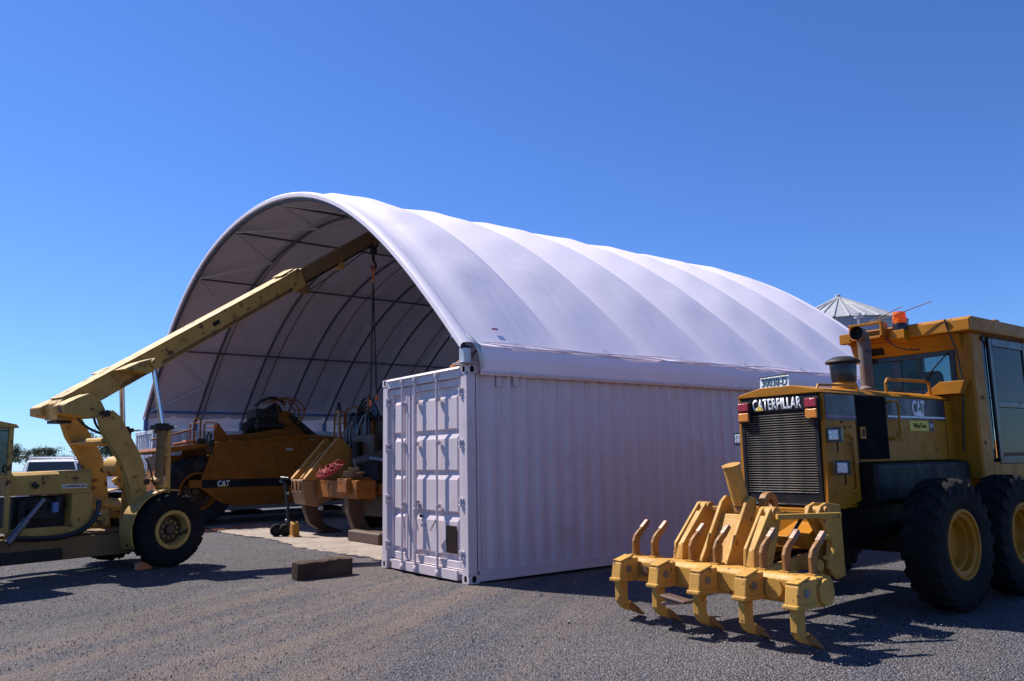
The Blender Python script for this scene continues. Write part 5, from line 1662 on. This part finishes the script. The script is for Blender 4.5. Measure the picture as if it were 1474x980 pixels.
z_('valve_chest', 'engine_rusty', lambda b: b.box(-8.7, -7.6, 2.46, 2.6, 1.70, 2.25), bevel=.03)
z_('accumulator', 'engine_dark', lambda b: b.cyl((-8.25, 2.35, 1.25), (-8.25, 2.35, 2.1), .10, n=14), smooth=True)
z_('belly_plate', 'engine_rusty', lambda b: b.box(-8.9, -6.6, 2.3, 2.6, .42, .98), bevel=.03)
z_('cross_beam', DZ, lambda b: b.beam((-8.5, 2.15, 1.12), (-6.0, 2.15, 1.02), .16, .22), bevel=.02)

# things lying on the ripper and on the floor near it
rp = random.Random(9)
b = MB()
for s in range(60):
    pts = []
    ph, am, rad0 = rp.uniform(0, 6), rp.uniform(3, 16), rp.uniform(.03, .14)
    t0 = rp.uniform(0, .35)
    t1 = rp.uniform(.6, 1)
    for i in range(22):
        t = t0 + (t1 - t0) * i / 21
        rad = rad0 * (1 - .35 * t)
        pts.append((-8.2 + 1.30 * t + rp.uniform(-.006, .006), 1.42 + rad * 1.2 * math.cos(ph + t * am), 1.265 + .10 * t + .24 * t * t + rad * (1 + math.sin(ph + t * am)) + rp.uniform(-.004, .004)))
    b.tube(pts, .006, 5)
tag(b.build('rope_bundle', 'red_rope', smooth=True), 'tangled bundle of red rope lying on the bulldozer ripper', 'rope')
b = MB()
b.obox((-6.9, 1.62, 1.37), (.30, .30, .14), Matrix.Rotation(R(20), 3, 'Z'))
b.obox((-6.74, 1.58, 1.46), (.22, .16, .10), Matrix.Rotation(R(-15), 3, 'Y') @ Matrix.Rotation(R(50), 3, 'Z'))
b.obox((-6.50, 1.60, 1.40), (.30, .09, .04), Matrix.Rotation(R(-4), 3, 'Y'))
tag(b.build('scrap_iron', 'crane_boom_rust', bevel=.012), 'small heap of dusty iron scraps beside the red rope', 'scrap')
b = MB()
b.prism([(1.45, .0), (1.80, .0), (1.80, .18), (1.72, .24), (1.45, .22)], 0, -6.75, -5.35)
o_ = b.build('cutting_edge', 'engine_rusty', bevel=.03)
tag(o_, 'rusty brown cutting edge block lying on the floor under the ripper', 'steel block')

# ================================================================== SMALL THINGS
# hand trolley jack
jk = thing('trolley_jack', 'upright trolley jack with black handle, twin wheels and yellow base beside the ripper', 'jack', (-8.85, .86, 0))
b = MB((-8.85, .86, 0))
b.tube([(-8.72, .95, .12), (-8.78, .93, .55), (-8.76, .93, .62), (-8.86, .90, 1.12), (-8.92, .88, 1.22)], .035, 10)
b.build('handle', 'black_plastic', jk, smooth=True)
b = MB((-8.85, .86, 0))
b.tube([(-8.92, .88, 1.20), (-9.02, .86, 1.24), (-8.98, .86, 1.29), (-8.72, .92, 1.29)], [.05, .06, .05, .02], 10)
b.build('grip', 'black_plastic', jk, smooth=True)
for i, zz in enumerate((.35, .62, .95)):
    b = MB((-8.85, .86, 0))
    b.cyl((-8.80, .90, zz), (-8.80, .96, zz + .02), .03, n=8)
    b.build('clip', 'galv', jk)
for (x, y) in ((-8.93, .74), (-8.80, .90)):
    b = MB((-8.85, .86, 0))
    b.lathe([(.06, -.055), (.125, -.055), (.14, -.035), (.14, .035), (.125, .055), (.06, .055)], (x, y, .14), (.82, -.2, 0), 22)
    w_ = b.build('wheel', 'tyre', jk, smooth=True)
    b = MB((-8.85, .86, 0))
    b.lathe([(0, -.03), (.055, -.04), (.065, -.058), (.065, .058), (.055, .04), (0, .03)], (x, y, .14), (.82, -.2, 0), 16)
    b.build('rim', 'engine_dark', w_, smooth=True)
b = MB((-8.85, .86, 0))
b.prism([(-8.62, 0), (-8.40, 0), (-8.46, .28), (-8.58, .34)], 1, .92, 1.08)
b.box(-8.62, -8.34, .90, 1.10, 0, .03)
b.build('base', 'dozer_plate', jk, bevel=.01)

# timber block on the gravel
P0, P1 = PX(428, 835, 2, 0), PX(507, 826, 2, 0)
d_ = (P1 - P0)
ln = d_.length
rz = math.atan2(d_.y, d_.x)
b = MB()
rows = []
n = 12
for i in range(n + 1):
    x = ln * i / n
    j = rnd.uniform(-.006, .006)
    hgt = .225 + .006 * math.sin(i * .9) + .02 * i / n
    rows.append([(x, 0 + j, 0), (x, -.004 + j, hgt - .01), (x, .02, hgt + j), (x, .17, hgt + .012 - j), (x, .195 + j, hgt - .012), (x, .19, 0), (x, 0 + j, 0)])
b.sheet(rows)
b.add(rows[0][:6], [(0, 1, 2, 3, 4, 5)])
b.add(rows[-1][:6], [(5, 4, 3, 2, 1, 0)])
lg_ = b.build('timber_block', 'timber', bevel=.004)
lg_.location = (P0.x, P0.y, -.008)
lg_.rotation_euler = (0, 0, rz)
tag(lg_, 'weathered dark timber block lying on the gravel in front of the container', 'timber')

# orange air hose lying on the shed floor edge
q = [PX(296, 764, 2, .02), PX(320, 762, 2, .02), PX(345, 758.5, 2, .02), PX(356, 757, 2, .02), PX(372, 757, 2, .02), PX(392, 758, 2, .02)]
b = MB()
pts = []
for i in range(len(q) - 1):
    pts += [q[i].lerp(q[i + 1], t / 5) + Vector((0, .04 * math.sin(i * 2 + t), 0)) for t in range(5)]
b.tube(pts + [q[-1]], .02, 8)
tag(b.build('air_hose', 'orange_hose', smooth=True), 'orange air hose lying across the shed floor near the crane wheel', 'hose')

# ratchet and orange strap tied at the container's front top corner
st_ = thing('tie_down_strap', 'orange tie-down strap with rusty ratchet on top corner of the white container', 'strap', (-.22, .10, 2.9))
os_ = (-.22, .10, 2.9)
b = MB(os_)
b.tube(bez((-.48, .05, 2.905), (-.36, .08, 2.94), (-.28, .1, 2.99), (-.17, .12, 3.06)), .02, 6)
b.build('webbing', 'orange_strap', st_, smooth=True)
b = MB(os_)
b.obox((-.17, .12, 3.04), (.14, .10, .16), Matrix.Rotation(R(-30), 3, 'Y'))
b.cyl((-.26, .1, 3.01), (-.24, .16, 3.01), .035, n=10)
b.build('ratchet', 'exhaust_rust', st_, bevel=.015)
b = MB(os_)
b.tube([(-.15, .12, 3.10), (-.15, .12, 3.22), (-.155, .12, 3.28)], [.03, .018, .012], 8)
b.build('turnbuckle', 'engine_dark', st_, smooth=True)
b = MB(os_)
b.tube([(-.20, .13, 3.06), (-.30, .26, 3.22), (-.36, .36, 3.32)], .006, 5)
b.build('wire', 'engine_dark', st_)

# rusty chock beside the crane's front wheel
q = PX(206, 819, 2, 0)
b = MB()
b.prism([(-.12, 0), (.14, 0), (.10, .05), (-.04, .13), (-.10, .12)], 1, -.07, .07)
ck = b.build('wheel_chock', 'orange_hose', bevel=.012)
ck.location = (q.x, q.y, -.006)
ck.rotation_euler = (0, 0, CRZ)
tag(ck, 'small rusty orange wheel chock on the gravel beside the crane tyre', 'chock')

# ================================================================== BACKGROUND
def make_ute(label, loc, rz):
    """four wheel drive, nose along local +x, with roof rack and snorkel"""
    t = thing('four_wheel_drive', label, 'car', loc, rz, 'vehicles parked beyond the crane')
    def u(name, m, fn, parent=t, **kw):
        b = MB()
        fn(b)
        return b.build(name, m, parent, **kw)
    u('body', 'ute_white', lambda b: b.prism([(-2.3, .50), (2.2, .45), (2.32, .62), (2.28, 1.02), (2.1, 1.12), (.85, 1.20), (-2.28, 1.18), (-2.36, .9)], 1, -.93, .93), bevel=.07, seg=3)
    cabm = u('cabin', 'ute_white', lambda b: b.add(
        [(.86, -.86, 1.2), (.86, .86, 1.2), (-2.2, .86, 1.2), (-2.2, -.86, 1.2), (.22, -.72, 1.86), (.22, .72, 1.86), (-2.05, .72, 1.88), (-2.05, -.72, 1.88), (0, -.66, 1.93), (0, .66, 1.93), (-1.95, .66, 1.94), (-1.95, -.66, 1.94)],
        [(0, 4, 5, 1), (1, 5, 6, 2), (2, 6, 7, 3), (3, 7, 4, 0), (4, 8, 9, 5), (5, 9, 10, 6), (6, 10, 11, 7), (7, 11, 8, 4), (8, 11, 10, 9)]), bevel=.02)
    u('windscreen', 'dark_glass', lambda b: b.add([(.83, -.74, 1.24), (.83, .74, 1.24), (.275, .655, 1.82), (.275, -.655, 1.82), (.86, -.74, 1.26), (.86, .74, 1.26), (.30, .655, 1.84), (.30, -.655, 1.84)], [(4, 5, 6, 7), (3, 2, 1, 0), (0, 1, 5, 4), (2, 3, 7, 6), (1, 2, 6, 5), (3, 0, 4, 7)]), cabm)
    for sd in (-1, 1):
        u('side_glass', 'dark_glass', lambda b: b.add([(.55, sd * .868, 1.26), (.15, sd * .775, 1.78), (-1.9, sd * .775, 1.80), (-2.0, sd * .868, 1.26)], [(0, 1, 2, 3)]), cabm)
        u('headlight', 'lamp_lens', lambda b: b.box(2.27, 2.33, sd * .72 - .13, sd * .72 + .13, .80, .98), bevel=.02)
        u('door_mirror', 'black_plastic', lambda b: b.box(.62, .72, sd * 1.0 - .09, sd * 1.0 + .09, 1.28, 1.46), bevel=.03)
        u('rack_rail', 'ute_white', lambda b: b.tube([(.0, sd * .66, 1.93), (.05, sd * .66, 2.0), (-1.9, sd * .66, 2.02), (-1.95, sd * .66, 1.93)], .022, 6), cabm)
    for i in range(5):
        u('rack_bar', 'ute_white', lambda b: b.tube([(-.05 - i * .42, -.66, 2.005), (-.05 - i * .42, .66, 2.005)], .016, 6), cabm)
    u('snorkel', 'black_plastic', lambda b: b.tube([(1.2, .90, 1.1), (.75, .92, 1.32), (.35, .84, 1.78), (.34, .84, 1.92)], [.05, .05, .05, .09], 8), smooth=True)
    u('grille', 'black_plastic', lambda b: b.box(2.25, 2.32, -.55, .55, .74, 1.0), bevel=.01)
    u('bumper', 'steel_grey', lambda b: b.box(2.25, 2.42, -.9, .9, .42, .66), bevel=.05)
    for s in (1.45, -1.4):
        for sd in (1, -1):
            add_wheel(ute_w, t, (s, -sd * .82, .38), 0 if sd > 0 else math.pi)
    return t


ute_w = wheel_meshes(.38, .25, .21, 16, 'hub', 'galv', 'tyre')
p = CAM + ray(74, 672) * 26
hdg = math.atan2(CAM.y - p.y, CAM.x - p.x)
make_ute('white four wheel drive with roof rack and snorkel facing us behind the crane hood', (p.x - math.cos(hdg) * 1.2, p.y - math.sin(hdg) * 1.2, 0), hdg)
p = CAM + ray(160, 690) * 33
make_ute('white four wheel drive parked side on behind the crane mast arms', (p.x, p.y, 0), hdg + R(75))


# grain silo behind the dome
def silo(label, x, y, r, eave, rise, m):
    t = thing('grain_silo', label, 'silo', (x, y, 0))
    off = (x, y, 0)
    n = 28
    b = MB(off)
    prof = []
    hh = 0
    while hh < eave:
        prof += [(r, hh), (r + .03, hh + .12)]
        hh += .24
    prof.append((r, eave))
    b.lathe(prof, off, (0, 0, 1), 48)
    b.build('wall', m, t, smooth=False)
    for i in range(n):
        a0, a1 = 2 * math.pi * i / n, 2 * math.pi * (i + 1) / n
        b = MB(off)
        P_ = lambda a, rr, z: (x + math.cos(a) * rr, y + math.sin(a) * rr, z)
        b.add([P_(a0, r + .16, eave - .06), P_(a1, r + .16, eave - .06), P_(a1, .35, eave + rise * .93), P_(a0, .35, eave + rise * .93)], [(0, 1, 2, 3)])
        b.build('roof_sheet', m, t)
        b = MB(off)
        b.tube([P_(a0, r + .16, eave - .03), P_(a0, .35, eave + rise * .93 + .03)], .045, 5)
        b.build('roof_rib', m, t)
    b = MB(off)
    b.lathe([(.45, eave + rise * .9), (.46, eave + rise * .95), (.30, eave + rise * 1.0), (.16, eave + rise * 1.0), (.16, eave + rise * 1.10), (.05, eave + rise * 1.13), (0, eave + rise * 1.13)], off, (0, 0, 1), 20)
    b.build('roof_cap', m, t, smooth=True)
    for i in range(14):
        a = 2 * math.pi * i / 14
        b = MB(off)
        b.box(x + math.cos(a) * (r + .05) - .05, x + math.cos(a) * (r + .05) + .05, y + math.sin(a) * (r + .05) - .05, y + math.sin(a) * (r + .05) + .05, 0, eave)
        b.build('stiffener', m, t)
    return t


p = CAM + ray(1206, 424) * 50
silo('galvanised grain silo with ribbed conical roof showing above the dome', p.x, p.y, 3.7, p.z - 1.95, 1.75, 'silo_steel')
p = CAM + ray(1530, 520) * 46
silo('white grain silo standing beyond the grader cab door', p.x, p.y, 2.35, 6.3, 1.1, 'white_silo')


# trees on the skyline
def tree(label, x, y, h, seed, lm):
    r_ = random.Random(seed)
    t = thing('gum_tree', label, 'tree', (x, y, 0), 0, 'trees on the skyline')
    b = MB()
    th = h * .42
    b.tube([(0, 0, -.1), (.1 * r_.uniform(-1, 1), .1, th * .5), (.3 * r_.uniform(-1, 1), .2, th)], [h * .035, h * .028, h * .02], 8)
    ends = []
    for i in range(7):
        a = r_.uniform(0, 6.28)
        e = Vector((math.cos(a) * h * r_.uniform(.12, .34), math.sin(a) * h * r_.uniform(.12, .34), h * r_.uniform(.6, .95)))
        b.tube([(0, .1, th * r_.uniform(.7, 1)), e * .55 + Vector((0, 0, th * .3)), e], [h * .014, h * .009, h * .003], 6)
        ends.append(e)
    b.build('trunk', 'bark', t, smooth=True)
    vs, fs = [], []
    for e in ends + [Vector((0, 0, h * .85))]:
        for q_ in range(4):
            cc = e + Vector((r_.gauss(0, h * .07), r_.gauss(0, h * .07), r_.gauss(0, h * .05)))
            cr = h * r_.uniform(.06, .12)
            for i in range(75):
                d = Vector((r_.gauss(0, 1), r_.gauss(0, 1), r_.gauss(0, .8)))
                p_ = cc + d * cr * .6
                u_ = Vector((r_.gauss(0, 1), r_.gauss(0, 1), r_.gauss(0, 1))).normalized() * h * .022
                v_ = u_.orthogonal().normalized() * h * .011
                o = len(vs)
                vs += [p_ - u_, p_ + v_, p_ + u_, p_ - v_]
                fs.append((o, o + 1, o + 2, o + 3))
    b = MB()
    b.add(vs, fs)
    b.build('crown', lm, t, recalc=False)
    return t


TR = [(8, 110, 5.0, 'sparse grey green tree seen through the crane cab window'), (42, 130, 5.0, 'low round dark tree standing behind the roof of the parked four wheel drive'), (62, 125, 5.2, 'rounded green tree showing just over the parked four wheel drive'), (92, 160, 4.2, 'far low scrubby tree between the rounded trees on the skyline'),
      (112, 125, 4.6, 'small dense tree beside the crane boom tail on the skyline'), (143, 110, 6.6, 'taller spreading tree seen between the two crane mast arms'), (163, 120, 5.2, 'tree beside the near crane mast arm on the skyline'), (178, 160, 5.0, 'far tree close to the old white container')]
for i, (px, dd_, h, lab) in enumerate(TR):
    p = CAM + ray(px, 670) * dd_
    tree(lab, p.x, p.y, h, 40 + i, 'leaf_%d' % (i % 3))
